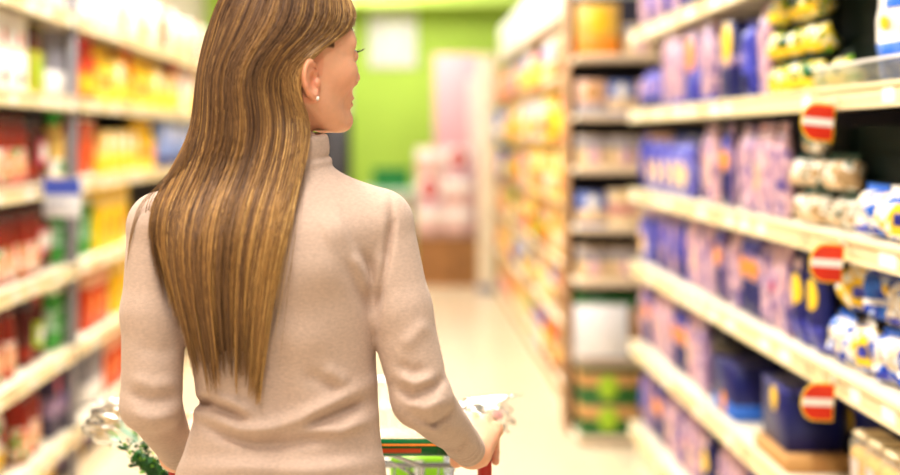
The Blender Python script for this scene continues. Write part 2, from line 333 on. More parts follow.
kind('greenbottle', 'sauce_bottle', 'bottle', 'gold bottle with green cap', lambda: bottle_parts(.045, .275, GOLDY, GREEN, WHITE, (.06, .3), emblem=GREEN, capm=.2, neck=.6))
kind('greenjar', 'pickle_jar', 'jar', 'green pickle jar', lambda: jar_parts(.05, .25, GREEN, M_('pale_lid', (222, 220, 200)), MINT, (.3, .62), GREEN))
kind('limejar', 'sauce_jar', 'jar', 'dark jar with lime-green label', lambda: jar_parts(.048, .24, SAUCE, KETCH, LIME, (.2, .6), WHITE))
kind('redbottle', 'sauce_bottle', 'bottle', 'red and orange sauce bottle', lambda: bottle_parts(.055, .27, TOMATO, RED, ORANGE, (.1, .45), neck=.55, emblem=YELLOW))
kind('yellowbottle', 'mustard_bottle', 'bottle', 'bright yellow squeeze bottle', lambda: bottle_parts(.058, .25, BRIGHTY, YELLOW, GOLDY, (.15, .55), neck=.5, emblem=ORANGE))
kind('yellowpack', 'yellow_pack', 'pack', 'large yellow pack', lambda: C_(.2, .12, .27, BRIGHTY, GOLDY, (.7, .9), ORANGE, .4, .22))
kind('goldpack', 'yellow_pack', 'pack', 'pale golden pack', lambda: C_(.17, .12, .2, GOLDY, YELLOW, (.05, .45), WHITE, .7, .2))
kind('orangepack', 'orange_pack', 'pack', 'orange pack with pale top', lambda: C_(.18, .12, .24, TOMATO, PEACH, (.76, .98), ORANGE, .4, .25))
kind('stripebottle', 'juice_carton', 'carton', 'white, green and orange striped carton', lambda: C_(.1, .09, .25, WHITE, TOMATO, (.04, .96), None))
kind('bluecleaner', 'blue_bottle', 'bottle', 'slim navy bottle', lambda: bottle_parts(.04, .25, NAVY, BLUE, VIOLET, neck=.5))
kind('purplepack', 'dark_pack', 'pack', 'dark violet-grey pack', lambda: C_(.12, .11, .25, M_('aubergine_print', (74, 62, 92)), PLUM, (.3, .62), ROSE, .78, .22))
kind('mixpack', 'mixed_pack', 'pack', 'white, yellow and red pack', lambda: B_(.18, .22, .09, WHITE, YELLOW, KETCH, seed=51, lab=(.05, .95, .04, .4), bad=(.6, .62, .3, .13), extra=[('green_flash', GREEN, (.1, .4, .7, .86))]))
kind('lowpack', 'low_pack', 'pack', 'low white and golden pack', lambda: C_(.18, .12, .135, WHITE, GOLDY, (.05, .5), KETCH, .7, .2))
kind('lowdark', 'low_pack', 'pack', 'low violet-grey pack', lambda: C_(.16, .12, .13, M_('aubergine_print', (74, 62, 92)), PLUM, (.3, .62), None))
kind('bluecarrier', 'blue_pack', 'pack', 'pale blue and navy pack', lambda: C_(.22, .14, .27, M_('pale_blue_print', (138, 160, 214)), NAVY, (.0, .22), WHITE, .7, .2))
# aisle further away: small packs, no parts to be seen
def simple(w, d, h, a, b, c, rnd=False):
    def f():
        mb = MB()
        if rnd:
            r = w / 2; mb.lathe([(0, 0), (r, 0), (r, h * .25)], a, 14); mb.lathe([(r, h * .25), (r, h * .65)], b, 14); mb.lathe([(r, h * .65), (r * .95, h * .8), (r * .6, h * .86)], a, 14); mb.lathe([(r * .6, h * .86), (r * .6, h), (0, h)], c, 14)
            return [(None, mb.mesh('jar', True))]
        mb.box(-w / 2, w / 2, -d / 2, d / 2, 0, h, a, .004, 1); mb.box(-w / 2 - .001, w / 2 + .001, -d / 2 - .001, d / 2 + .001, h * .18, h * .5, b, .001, 1)
        mb.box(-w * .28, w * .28, -d / 2 - .003, -d / 2 + .01, h * .6, h * .86, c, .002, 1)
        return [(None, mb.mesh('pack'))]
    return f
FARK = []
for k, (ds, A, B, C, rd, hh) in enumerate([('yellow packet with orange band', BRIGHTY, ORANGE, WHITE, 0, .26), ('golden packet with cream band', GOLDY, CREAM, ORANGE, 0, .24), ('orange jar with yellow label', ORANGE, YELLOW, RED, 1, .22), ('beige packet with brown band', BEIGE, BROWN, RED, 0, .25), ('pink packet with cream band', PINK, CREAM, ROSE, 0, .2), ('grey packet with blue band', GREYP, BLUE, WHITE, 0, .24), ('red jar with peach label', TOMATO, PEACH, GOLDY, 1, .23), ('lime packet with white band', LIME, WHITE, GREEN, 0, .22), ('white packet with golden band', WHITE, GOLDY, SKY, 0, .25), ('brown jar with golden label', BROWN, GOLDY, OLIVE, 1, .2), ('peach packet with rose band', PEACH, ROSE, YELLOW, 0, .21), ('bright blue packet with white band', SKY, WHITE, BLUE, 0, .22), ('tan packet with orange band', TAN, ORANGE, CREAM, 0, .26), ('dark jar with red lid', SAUCE, OLIVE, RED, 1, .2)]):
    nm = ds.split(' with')[0].replace(' ', '_')
    kind('f%d' % k, nm, 'jar' if rd else 'packet', ds, simple(.13 if rd else .17, .1, hh + .018, A, B, C, rd)); FARK.append('f%d' % k)
kind('endpeach', 'snack_pack', 'pack', 'peach and brown snack pack', lambda: C_(.13, .1, .165, M_('dusky_peach', (222, 182, 158)), GREYP, (.0, .3), TAN, .65, .25))
kind('endgrey', 'snack_pack', 'pack', 'cream and grey snack pack', lambda: C_(.15, .1, .15, BEIGE, GREYP, (.6, .95), PINK, .35, .22))
kind('endblue', 'snack_pack', 'pack', 'blue and cream snack pack', lambda: C_(.13, .1, .16, M_('faded_blue', (108, 124, 186)), BEIGE, (.1, .5), WHITE, .7, .22))
kind('endcream', 'snack_pack', 'pack', 'cream and rose snack pack', lambda: C_(.13, .1, .175, CREAM, M_('faded_rose', (216, 150, 140)), (.3, .62), GOLDY, .8, .12))
kind('endyellow', 'snack_pack', 'pack', 'golden yellow snack pack', lambda: C_(.19, .11, .25, M_('amber_print', (232, 186, 96)), ORANGE, (.0, .35), YELLOW, .65, .28))
kind('greencrate', 'produce_box', 'box', 'green box with brown middle', lambda: C_(.26, .2, .29, M_('moss_print', (52, 112, 50)), TAN, (.22, .82), BROWN, .5, .2))
kind('flatgreen', 'produce_box', 'box', 'flat green and tan box', lambda: C_(.26, .2, .15, M_('moss_print', (52, 112, 50)), TAN, (.5, .95), LIME, .5, .18))

PLACED = []
def place(key, loc, rz, where, order=0.0, rx=0.0, ry=0.0, row=''):
    """stands one copy of a kind at loc; where = the shelf it is on, order = its place along that shelf, row = layer or pile"""
    K = KINDS[key]
    if K['meshes'] is None:
        K['meshes'] = K['parts'](); vs = [v.co for _, me in K['meshes'] for v in me.vertices]
        K['box'] = [Vector((x, y, z)) for x in (min(v.x for v in vs), max(v.x for v in vs)) for y in (min(v.y for v in vs), max(v.y for v in vs)) for z in (min(v.z for v in vs), max(v.z for v in vs))]
    P = K['meshes']; R = Matrix.LocRotScale(Vector(loc), __import__('mathutils').Euler((rx, ry, rz)), None)
    pp = [R @ v for v in K['box']]; us = [VPX + FPX * p.x / p.y for p in pp]; ws = [VPY - FPX * (p.z - CAM_H) / p.y for p in pp]
    if max(us) < 1 or min(us) > 899 or max(ws) < 1 or min(ws) > 474: return None       # wholly outside the view
    if P[0][0] is None: r = link(K['name'], P[0][1])
    else:
        r = empty(K['name'])
        if 'proto' not in K: K['proto'] = [link(n, me, r) for n, me in P]
        else:
            for ch in K['proto']:
                c = ch.copy(); COL.objects.link(c); c.parent = r
    r.location = loc; r.rotation_euler = (rx, ry, rz); r['category'] = K['cat']
    PLACED.append((r, key, where, order, row)); return r
ORD = 'zeroth first second third fourth fifth sixth seventh eighth ninth tenth eleventh twelfth thirteenth fourteenth fifteenth sixteenth seventeenth eighteenth nineteenth twentieth'.split()
def ordinal(n):
    if n <= 20: return ORD[n]
    t = {2: 'twenty', 3: 'thirty', 4: 'forty', 5: 'fifty', 6: 'sixty'}[n // 10]
    return t[:-1] + 'ieth' if n % 10 == 0 else t + '-' + ORD[n % 10]
WHERE = {}   # where-key -> (phrase for a label, phrase for counting, group phrase)
def finish_labels():
    runs = {}
    for r, key, where, order, row in PLACED: runs.setdefault((where, KINDS[key]['desc'], row), []).append((order, r))
    for (where, desc, row), L in runs.items():
        L.sort(key=lambda t: t[0]); ph, cnt, grp = WHERE[where]
        for i, (_, r) in enumerate(L):
            bits = [desc] + ([row] if row else [])
            if row.endswith('pile from far end') or row.endswith('stack from far end'): bits.insert(1, f'{ordinal(i + 1)} from bottom')
            elif len(L) > 1: bits.append(f'{ordinal(i + 1)} {cnt}')
            short = ph.replace(', ', ' ') if not row.endswith('pile from far end') else 'right rack'
            r['label'] = ', '.join(bits + [short]); r['group'] = grp

# ------------------------------------------------------------------ shelving
RAILM = mat('cream_price_rail', (240, 226, 186), rough=.4, noise=.04); SHELFM = mat('cream_shelf', (236, 226, 204), rough=.45, noise=.03)
UPM = mat('grey_upright', (150, 146, 152), rough=.4, metal=.3); BACKM = mat('shade_dark_back_panel', (44, 40, 52), rough=.8); TAGM = mat('paper_tag', (250, 246, 238), rough=.6); TAGP = mat('peach_tag', (226, 190, 150), rough=.6)  # back panel colour darkened to stand for shade inside the shelves
def shelving_bay(name, label, xf, side, y0, y1, levels, depth, group, tags=True, top=2.15, post=True, back=True, rail=(.05, .004), railm=None):
    RAILM = railm or globals()['RAILM']
    """xf = x of the rail's face; side = +1 when the shelves run away to +x"""
    root = empty(name, (xf, (y0 + y1) / 2, 0)); tag(root, label, 'shelving', group)
    L = y1 - y0; a, b = -L / 2 + .002, L / 2 - .002
    def bx(mb, x0, x1, ya, yb, za, zb, m, bev=0.0):
        xa, xb = sorted((x0 * side, x1 * side)); mb.box(xa, xb, ya, yb, za, zb, m, bev, 1)
    if back:
        mb = MB(); bx(mb, depth, depth + .02, a, b, 0.02, top, BACKM); mb.build('back_panel', root)
    mb = MB(); bx(mb, .03, depth, a, b, 0, .1, SHELFM); mb.build('plinth', root)
    if post:
        for yy in (a, b - .03):
            mb = MB(); bx(mb, depth - .03, depth, yy, yy + .03, .1, top, UPM); mb.build('upright', root)
    for z in levels:
        mb = MB(); bx(mb, .008, depth - (.03 if post else 0), a, b, z - .03, z, SHELFM, .003); sh = mb.build('shelf', root)
        mb = MB(); bx(mb, 0, .008, a, b, z - rail[0], z + rail[1], RAILM, .002); bx(mb, -.006, 0, a, b, z - rail[0], z - rail[0] + .006, RAILM); bx(mb, -.006, 0, a, b, z - .006, z + rail[1], RAILM); r = mb.build('price_rail', sh)
        if tags:
            n = int(L / .17)
            for k in range(n):
                if random.random() < .25: continue
                c = a + .08 + k * (L - .16) / max(1, n - 1) + random.uniform(-.02, .02); hw = random.choice((.03, .035, .045))
                mb = MB(); bx(mb, -.0025, .0, max(a, c - hw), min(b, c + hw), z - rail[0] + .009, z - .009, random.choice((TAGM, TAGM, TAGP))); mb.build('price_tag', sh)
    return root
LV = [.20, .555, .905, 1.22, 1.56, 1.90]
LL = [.285, .615, .94, 1.275, 1.60, 1.93]
RX, LX, FX = .995, -1.30, .82
ords = ['first', 'second', 'third', 'fourth']
for k, (y0, y1) in enumerate([(1.75, 3.0), (3.0, 4.25), (4.25, 5.5)]):
    shelving_bay('shelving_bay', f'cream-railed right shelving bay of pasta packets, {ords[2 - k]} from the far end', RX, 1, y0, y1, LV, .42, 'pasta shelving bays', top=2.3)
for k, (y0, y1) in enumerate([(3.75, 4.977), (5.023, 6.25), (6.25, 7.5), (7.5, 8.75), (8.75, 10.0)]):
    shelving_bay('shelving_bay', f'cream-railed left shelving bay of sauces and jars, {ordinal(k + 1)} from the front', LX, -1, y0, y1, LL, .42, 'sauce shelving bays', tags=k < 2, top=2.3)
FL = [.14, .46, .78, 1.10, 1.42, 1.74]
for k in range(4):
    y0 = 6.32 + k * 1.3
    shelving_bay('shelving_bay', f'distant right shelving bay of yellow groceries, {ordinal(k + 1)} beyond the end display', FX, 1, y0, y0 + 1.3, FL, .40, 'distant shelving bays', tags=False, top=2.08, rail=(.022, .004), railm=mat('tan_price_rail', (190, 150, 100), rough=.5))
# grey divider posts standing between the bays of the left rack
for k, y in enumerate((5.0,)):
    mb = MB(); mb.box(LX - .045, LX - .004, y - .02, y + .02, 0.0, 2.35, UPM, .004, 1)
    o = mb.build('divider_post'); 
    mb = MB(); 
    mb.box(LX - .004, LX - .0025, y - .005, y + .005, .1, 2.3, DGREY)
    mb.build('slot_strip', o)
    tag(o, 'slim grey slotted post between first and second left shelving bays', 'post')

# ---- right rack
rank = ['lowest', 'fifth', 'fourth', 'third', 'second', 'top']
for i, n in enumerate(rank):
    WHERE['R%d' % i] = (f'right rack, {n} shelf', 'from far end', f'{n} shelf of the right rack')
    WHERE['L%d' % i] = (f'left rack, {n} shelf', 'from front', f'{n} shelf of the left rack')
    WHERE['F%d' % i] = (f'distant right rack, {n} shelf', 'from near end', f'{n} shelf of the distant rack')
def Yr(px, X=1.03): return FPX * X / (px - VPX)
def row_r(lv, px0, px1, keys, pitch=.094, dx=.055, jit=.008, dz=0.0, rows=1, vary=0.0):
    """fills the right rack's shelf lv from pixel column px0 (far) to px1 (near)"""
    ya, yb = min(5.46, Yr(px0)), Yr(px1); y = ya - pitch / 2; i = 0
    if isinstance(keys, str): keys = [keys]
    while y > yb + pitch * .3:
        k = keys[i % len(keys)]
        for r in range(rows):
            place(k, (RX + dx + random.uniform(0, jit) + r * .09, y + random.uniform(-.003, .003), LV[lv] + dz + .0008), -PI / 2 + random.uniform(-.05, .05), 'R%d' % lv, -y + r * .001)
        y -= pitch + random.uniform(0, vary); i += 1
# second shelf (between 1.56 and 1.90)
row_r(4, 632, 662, 'lowblue', .125)
row_r(4, 663, 686, 'tallcarton', .165, dx=.07)
row_r(4, 687, 700, 'bluecarton', .15, dx=.07)
row_r(4, 701, 722, 'tallcarton', .165, dx=.07)
row_r(4, 723, 740, 'yellowcarton', .15, dx=.07)
row_r(4, 741, 755, 'blue', .108)
row_r(4, 756, 772, ['lilac', 'plum'], .094)
# third shelf (1.22)
row_r(3, 628, 645, 'blue', .115, dz=0)
row_r(3, 645, 694, 'window', .165, dx=.06)
row_r(3, 700, 718, ['lilac', 'pink'], .094)
row_r(3, 719, 734, 'badge', .103)
row_r(3, 735, 785, ['lilac', 'plum', 'pink', 'lilac'], .093)
# fourth shelf (.905)
row_r(2, 626, 652, 'window', .165, dx=.06)
row_r(2, 653, 683, ['blue', 'plum'], .108)
row_r(2, 684, 712, ['lilac', 'pink', 'plum'], .092)
row_r(2, 713, 726, 'badge', .103)
row_r(2, 727, 738, 'lilac', .094)
row_r(2, 739, 757, 'badge', .105)
row_r(2, 758, 788, ['plum', 'rose', 'lilac'], .094)
row_r(2, 789, 826, 'disc', .132)
# fifth shelf (.555)
row_r(1, 628, 650, ['lilac', 'badge', 'pink'], .096)
row_r(1, 651, 671, ['pink', 'lilac'], .094)
row_r(1, 672, 684, 'badge', .105)
row_r(1, 685, 708, ['pink', 'lilac', 'plum'], .094)
row_r(1, 711, 736, 'bluebox', .30, dx=.11)
row_r(1, 746, 772, ['rose', 'plum', 'lilac'], .096, dx=.22)
# lowest shelf (.20)
row_r(0, 634, 650, ['blue', 'plum'], .11)
row_r(0, 651, 664, 'badge', .105)
row_r(0, 665, 700, ['pink', 'lilac', 'plum', 'rose'], .094)
row_r(0, 701, 716, 'disc', .135)
row_r(0, 717, 742, ['pink', 'lilac'], .095)
row_r(0, 743, 760, 'badge', .105)
# top shelf (1.90): feet of the packs show
row_r(5, 636, 690, ['lilac', 'plum', 'blue'], .098)
row_r(5, 691, 706, 'yellowcarton', .15, dx=.07)
# dark green trays in stacks with soft bags in them, second and third shelf
def tray_stack(lv, y, n, x, row):
    z = LV[lv] + .001
    for k in range(n):
        place('tray', (x, y, z), PI / 2 * 3, 'R%d' % lv, k, row=row)
        z += .0635
    return z
for lv, ys, n in ((4, (3.42, 3.10, 2.78), 4), (3, (3.30, 2.98, 2.66, 2.34), 4)):
    for si, y in enumerate(ys): tray_stack(lv, y, n, RX + .25, f'{ORD[si + 1]} stack from far end')
# bags laid in front of the trays, stacked three high
pile = {}
for lv, y, n, key, h in ((4, 3.49, 3, 'noodle', .076), (4, 3.35, 3, 'noodle', .076), (4, 3.21, 3, 'noodle', .076), (4, 3.06, 1, 'noodle', .076), (3, 3.34, 2, 'whitebag', .07), (3, 3.21, 3, 'whitebag', .07), (3, 3.05, 2, 'whitebag', .07)):
    pile[key] = pile.get(key, 0) + 1
    for k in range(n):
        place(key, (RX + .062 + random.uniform(0, .03), y + random.uniform(-.012, .012), LV[lv] + .005 + k * (h + .020)), -PI / 2 + random.uniform(-.35, .35), 'R%d' % lv, k, ry=random.uniform(-.04, .04), row=f'{ORD[pile[key]]} pile from far end')
# glossy pouches in heaps near the camera
HEAP = []
for r_, (n_, y_, keys) in enumerate(((9, 3.0, ('pouch', 'pouchy', 'pouch', 'pouchb', 'pouchy')), (8, 2.93, ('pouchy', 'pouchb', 'pouch', 'pouchy')))):
    for k in range(n_):
        y = y_ - k * .143
        if y < 2.0: continue
        place(keys[k % len(keys)], (RX + .070 + .012 * r_ + random.uniform(0, .012), y + random.uniform(-.01, .01), LV[2] + .008 + r_ * .126), -PI / 2 + random.uniform(-.2, .2), 'R2', -y, ry=random.uniform(-.06, .06), row=('lower row', 'upper row')[r_])
for r_ in range(1):
    for k in range(6):
        y = 2.80 - k * .143 - .05 * r_
        place(('pouch', 'pouchy', 'pouch', 'pouchb')[(k + r_) % 4], (RX + .070 + .012 * r_, y, LV[3] + .007 + r_ * .112), -PI / 2 + random.uniform(-.05, .05), 'R3', -y * 10 + r_ * .1)
place('bigbag', (RX + .075, 2.64, LV[4] + .003), -PI / 2 + .1, 'R4', -25)
place('bigbag', (RX + .075, 2.40, LV[4] + .003), -PI / 2 + .1, 'R4', -23)
# fifth shelf near the camera: navy boxes on a card tray and tubs of pasta
place('navybox', (1.105, 3.47, LV[1] + .0445), -PI / 2, 'R1', -34)
place('navybox', (1.29, 3.40, LV[1] + .001), -PI / 2, 'R1', -33.9)
for k, y in enumerate((2.79, 2.70, 2.61, 2.52)):
    place('tub', (RX + .055, y, LV[1] + .001), -PI / 2, 'R1', -y)
mb = MB(); mb.box(-.15, .15, -.09, .09, 0, .042, TAN, .002, 1); ct = mb.build('card_box'); mb = MB(); mb.box(-.1503, .1503, -.02, .02, .001, .0424, M_('brown_tape', (186, 138, 84))); mb.build('tape', ct)
ct.location = (1.105, 3.46, LV[1] + .0008); ct.rotation_euler = (0, 0, -PI / 2)
tag(ct, 'flat tan cardboard box under the navy box, right rack, fifth shelf', 'box')
# clear front guard along the second shelf
mb = MB(); GL = mat('clear_guard', (236, 244, 246), rough=.05, trans=.9, spec=.6)
mb.box(RX + .004, RX + .007, 1.8, 3.05, LV[4] + .006, LV[4] + .05, GL); g = mb.build('shelf_guard')
mb = MB(); mb.box(RX + .002, RX + .009, 1.8, 3.05, LV[4] + .05, LV[4] + .056, WHITE); mb.build('top_edge', g)
tag(g, 'clear plastic guard strip along front of right rack second shelf', 'shelf guard')
# red shelf flags with a white bar and yellow border
def flag(px, py, phrase):
    Y = FPX * (RX - .052) / (px - VPX); z = WZ(py, Y); r = .047
    def D(k): return [(.042 * k, -.044 * k), (.042 * k, .044 * k)] + [(-.004 + .04 * k * math.cos(a), .044 * k * math.sin(a)) for a in np.linspace(PI / 2, PI * 1.5, 14)]
    root = empty('shelf_flag', (RX - .052, Y, z), .12); root.rotation_euler = (0, math.radians(5), math.radians(14))
    MB().prism(D(1.0), YELLOW, .0024).build('yellow_border', root)
    o = MB().prism(D(.9), mat('flag_red', (214, 62, 40), rough=.35), .0014).build('red_face', root); o.location = (0, -.0014, 0)
    b = MB(); b.box(-.041, .038, -.003, -.0014, -.009, .009, WHITE); b.build('white_bar', root)
    c = MB(); c.box(.028, .05, 0, .0024, .04, .062, M_('clear_clip', (235, 230, 215))); c.build('clip', root)
    tag(root, f'red shelf flag with white bar and yellow edge, {phrase}', 'shelf flag', 'red shelf flags')
flag(818, 122, 'hanging below second shelf of right rack'); flag(827, 263, 'hanging below third shelf of right rack'); flag(818, 402, 'hanging below fourth shelf of right rack')

# ---- left rack
def Yl(px, X=-1.34): return FPX * X / (px - VPX)
def row_l(lv, px0, px1, keys, pitch, dx=.07, dz=0.0, row=''):
    ya, yb = Yl(px0), Yl(px1); y = ya + pitch / 2; i = 0
    if isinstance(keys, str): keys = [keys]
    while y < yb - pitch * .3:
        place(keys[i % len(keys)], (LX - dx - .022 - random.uniform(0, .012), y, LL[lv] + dz + .0008), PI / 2 + random.uniform(-.06, .06), 'L%d' % lv, y, row=row)
        y += pitch; i += 1
row_l(4, -20, 31, 'whitepack', .175, .08, row='lower row'); row_l(4, -20, 31, 'whitepack', .175, .08, .1375, 'upper row')
row_l(4, 34, 51, 'olivebox', .17); row_l(4, 54, 75, 'greybox', .12)
row_l(4, 85, 99, 'redbottle', .125); row_l(4, 100, 168, ['yellowbottle', 'yellowbottle', 'goldpack', 'yellowbottle', 'redbottle', 'yellowbottle'], .15); row_l(4, 169, 205, ['goldpack', 'redbottle', 'whitetall'], .24)
row_l(5, -20, 71, 'whitetall', .175); row_l(5, 86, 97, 'whitetall', .17); row_l(5, 98, 103, 'bluecleaner', .1); row_l(5, 104, 122, 'whitetall', .18); row_l(5, 123, 129, 'yellowbottle', .13); row_l(5, 130, 210, ['whitetall', 'goldpack', 'whitetall', 'orangepack'], .26)
row_l(3, -20, 32, 'ketchup', .135); row_l(3, 34, 46, 'saucejar', .125); row_l(3, 47, 60, 'rosebottle', .11); row_l(3, 62, 75, 'greenbottle', .11)
row_l(3, 84, 101, 'stripebottle', .13); row_l(3, 102, 140, 'goldpack', .2); row_l(3, 141, 158, 'yellowbottle', .14); row_l(3, 160, 200, 'bluecarrier', .26)
row_l(2, -20, 40, 'ketchup', .135); row_l(2, 41, 62, 'rosebottle', .11); row_l(2, 63, 75, 'greenjar', .115); row_l(2, 84, 97, 'greenjar', .115); row_l(2, 98, 138, 'yellowpack', .22)
row_l(1, -20, 28, 'ketchup', .135); row_l(1, 29, 40, 'saucejar', .125); row_l(1, 41, 54, 'limejar', .11); row_l(1, 57, 74, 'greenjar', .11); row_l(1, 88, 116, 'orangepack', .2); row_l(1, 117, 138, 'yellowpack', .22)
row_l(0, -20, 20, 'mixpack', .2, .09); row_l(0, 22, 52, 'ketchup', .135); row_l(0, 54, 74, 'purplepack', .135); row_l(0, 88, 104, 'greybox', .1); row_l(0, 105, 138, 'orangepack', .2)
# bottom deck of the left rack
WHERE['LB'] = ('left rack, bottom deck', 'from front', 'bottom deck of the left rack')
y = 3.95
for k in ['lowpack', 'lowpack', 'lowdark', 'lowpack', 'lowpack', 'lowdark', 'lowpack', 'lowdark', 'lowpack', 'lowpack', 'lowpack', 'lowpack', 'lowpack']:
    place(k, (LX - .12, y, .101), PI / 2, 'LB', y); y += .21
# blue and white shelf flag
rt = empty('shelf_flag', (LX + .075, FPX * (LX + .075) / (62 - VPX), WZ(198, FPX * (LX + .075) / (62 - VPX))), -.1)
b = MB(); b.box(-.07, .07, 0, .003, -.07, .07, M_('flag_white', (226, 228, 234)), .001, 1); b.build('white_board', rt)
b = MB(); b.box(-.069, .069, -.002, 0, .012, .069, M_('flag_blue', (70, 92, 190))); b.build('blue_header', rt)
b = MB(); b.box(-.055, .02, -.0015, 0, -.03, -.012, M_('flag_grey', (190, 192, 204))); b.build('grey_line', rt)
b = MB(); b.box(-.075, -.055, 0, .003, .06, .085, UPM); b.build('clip', rt)
tag(rt, 'square blue and white shelf flag hanging from left rack fourth shelf', 'shelf flag')
rt['label'] = 'square blue and white shelf flag hanging on left rack third shelf'

# ---- end display of the distant rack, facing down the aisle
ed = empty('end_display', (1.23, 6.05, 0)); tag(ed, 'end-of-aisle display rack with shelves of snacks facing down the aisle', 'shelving')
EX0, EX1, EY0, EY1 = .80, 1.66, 5.85, 6.30
def edb(n, *a): 
    mb = MB(); mb.box(a[0] - 1.23, a[1] - 1.23, a[2] - 6.05, a[3] - 6.05, a[4], a[5], a[6], .003, 1); return mb.build(n, ed)
edb('back_panel', EX0, EX1, EY1 - .02, EY1, 0, 2.15, BACKM)
edb('side_panel', EX0, EX0 + .015, EY0 + .22, EY1 - .02, 0, 2.15, mat('tan_side_panel', (176, 140, 104), rough=.6)); edb('side_panel', EX1 - .015, EX1, EY0 + .22, EY1 - .02, 0, 2.15, SHELFM)
EL = [.04, .40, .77, 1.02, 1.30, 1.55, 1.83]
for z in EL:
    s = edb('shelf', EX0 + .016, EX1 - .016, EY0 + .008, EY1 - .021, z - .025, z, SHELFM)
    r = edb('price_rail', EX0 + .016, EX1 - .016, EY0, EY0 + .007, z - .03, z + .004, mat('white_price_rail', (206, 186, 160), rough=.4)); 
    mw = r.matrix_world.copy(); r.parent = s
en = ['lowest', 'sixth', 'fifth', 'fourth', 'third', 'second', 'top']
for i, n in enumerate(en): WHERE['E%d' % i] = (f'end display, {n} shelf', 'from its aisle side', f'{n} shelf of the end display')
for i, (z, key, pit) in enumerate(zip(EL, ['flatgreen', 'greencrate', 'endgrey', 'endpeach', 'endgrey', 'endpeach', 'endyellow'], [.27, .27, .155, .14, .155, .14, .2])):
    x = EX0 + .03 + pit / 2; n = 0
    while x < 1.45:
        kk = key if i < 2 else [key, 'endpeach', 'endgrey', 'endblue', key, 'endcream'][(n * 2 + i * 5 + n // 2) % 6]
        place(kk, (x, EY0 + .13, z + .0008), 0, 'E%d' % i, x, row='lower layer' if i == 0 else '')
        if i == 0: place(kk, (x, EY0 + .13, z + .1515), 0, 'E%d' % i, x, row='upper layer')
        x += pit; n += 1
# white notice hung on the end display
nb = MB(); Yn = 5.84; nb.box(WX(572, Yn), WX(629, Yn), Yn - .006, Yn - .001, WZ(359, Yn), WZ(303, Yn), M_('notice_white', (240, 238, 240)), .002, 1); o = nb.build('notice_board')
fb = MB(); x0, x1, z0, z1 = WX(572, Yn), WX(629, Yn), WZ(359, Yn), WZ(303, Yn)
for a in ((x0, x1, z0, z0 + .008), (x0, x1, z1 - .008, z1), (x0, x0 + .008, z0 + .008, z1 - .008), (x1 - .008, x1, z0 + .008, z1 - .008)): fb.box(a[0], a[1], Yn - .009, Yn - .006, a[2], a[3], GREYP)
fb.build('grey_frame', o); tag(o, 'blank white notice board hung on front of the end display', 'sign')

# ---- distant rack
for i, z in enumerate(FL):
    y = 6.42; run = 0
    while y < 11.4:
        if run <= 0: k = 'f%d' % random.choice([0, 0, 0, 1, 2, 3, 3, 4, 5, 6, 7, 8, 9, 10, 11, 12, 12, 12, 13]); run = random.choice((1, 2, 2, 3))
        run -= 1
        place(k, (FX + .075 + random.uniform(0, .02), y, z + .0008), -PI / 2 + random.uniform(-.05, .05), 'F%d' % i, y)
        y += .182 + (.08 if random.random() < .15 else 0)
WHERE['FT'] = ('stacked on top of the distant right rack', 'from near end', 'white cartons on top of the distant rack')
kind('topwhite', 'white_carton', 'carton', 'plain white carton', lambda: C_(.42, .34, .3, M_('carton_white', (252, 250, 244)), CREAM, (.45, .55), None))
mb = MB(); mb.box(FX + .0, FX + .42, 6.34, 11.5, 2.082, 2.10, SHELFM); o = mb.build('top_board'); o.name = 'rack_top_board'; tag(o, 'long pale board lying along the top of the distant right rack', 'board')
y = 6.6; 
while y < 11.3: place('topwhite', (FX + .2, y, 2.101), -PI / 2, 'FT', y); y += .47
# pale post closing the distant rack
mb = MB(); mb.box(.70, .86, 11.56, 11.72, 0, 2.18, mat('pale_post', (238, 226, 204), rough=.5), .01, 2); o = mb.build('end_post')
mb = MB(); mb.box(.69, .87, 11.55, 11.73, 2.18, 2.2, RAILM, .004, 1); mb.build('top_cap', o); mb = MB(); mb.box(.69, .87, 11.55, 11.73, 0, .08, GREYP, .004, 1); mb.build('foot', o)
tag(o, 'tall pale square post at the far end of the distant rack', 'post')

# ---- the end of the aisle
PW = M_('poster_white', (252, 252, 252)); Yb = BACK - .012
mb = MB(); mb.box(WX(368, Yb), WX(417, Yb), Yb - .01, Yb, WZ(68, Yb), WZ(9, Yb), PW, .004, 1); o = mb.build('wall_poster')
mb = MB(); mb.box(WX(370, Yb), WX(415, Yb), Yb - .012, Yb - .01, WZ(66, Yb), WZ(64, Yb), M_('poster_rule', (236, 214, 214))); mb.build('bottom_rule', o)
tag(o, 'white poster hanging high on the lime green back wall', 'poster')
mb = MB(); PK = M_('pink_board', (232, 178, 184), rough=.6); Yp = 13.2; mb.box(WX(434, Yp), WX(497, Yp), Yp, Yp + .04, .3, WZ(54, Yp), PK, .01, 2); o = mb.build('pink_display_board')
mb = MB(); mb.box(WX(468, Yp), WX(494, Yp), Yp - .006, Yp - .001, WZ(150, Yp), WZ(78, Yp), M_('pale_pink_sheet', (250, 224, 216))); mb.build('pale_sheet', o)
mb = MB(); mb.box(WX(434, Yp) + .05, WX(497, Yp) - .05, Yp - .12, Yp + .16, 0, .3, GREYP, .01, 1); mb.build('foot', o)
tag(o, 'tall pink display panel standing before the green back wall', 'display panel')
WHERE['K'] = ('stacked before pink panel', 'from aisle centre', 'cartons stacked before the pink panel')
kind('pinkbox', 'stacked_carton', 'carton', 'pale pink carton', lambda: C_(.27, .25, .29, M_('blush_card', (232, 196, 190), rough=.6), WHITE, (.6, .9), None))
kind('redbox', 'stacked_carton', 'carton', 'white carton with red spot', lambda: C_(.27, .25, .29, M_('blush_white', (240, 226, 222)), PINK, (.0, .3), M_('dull_red', (200, 96, 96)), .62, .3))
kind('crate', 'wooden_crate', 'crate', 'brown slatted crate', lambda: crate_parts())
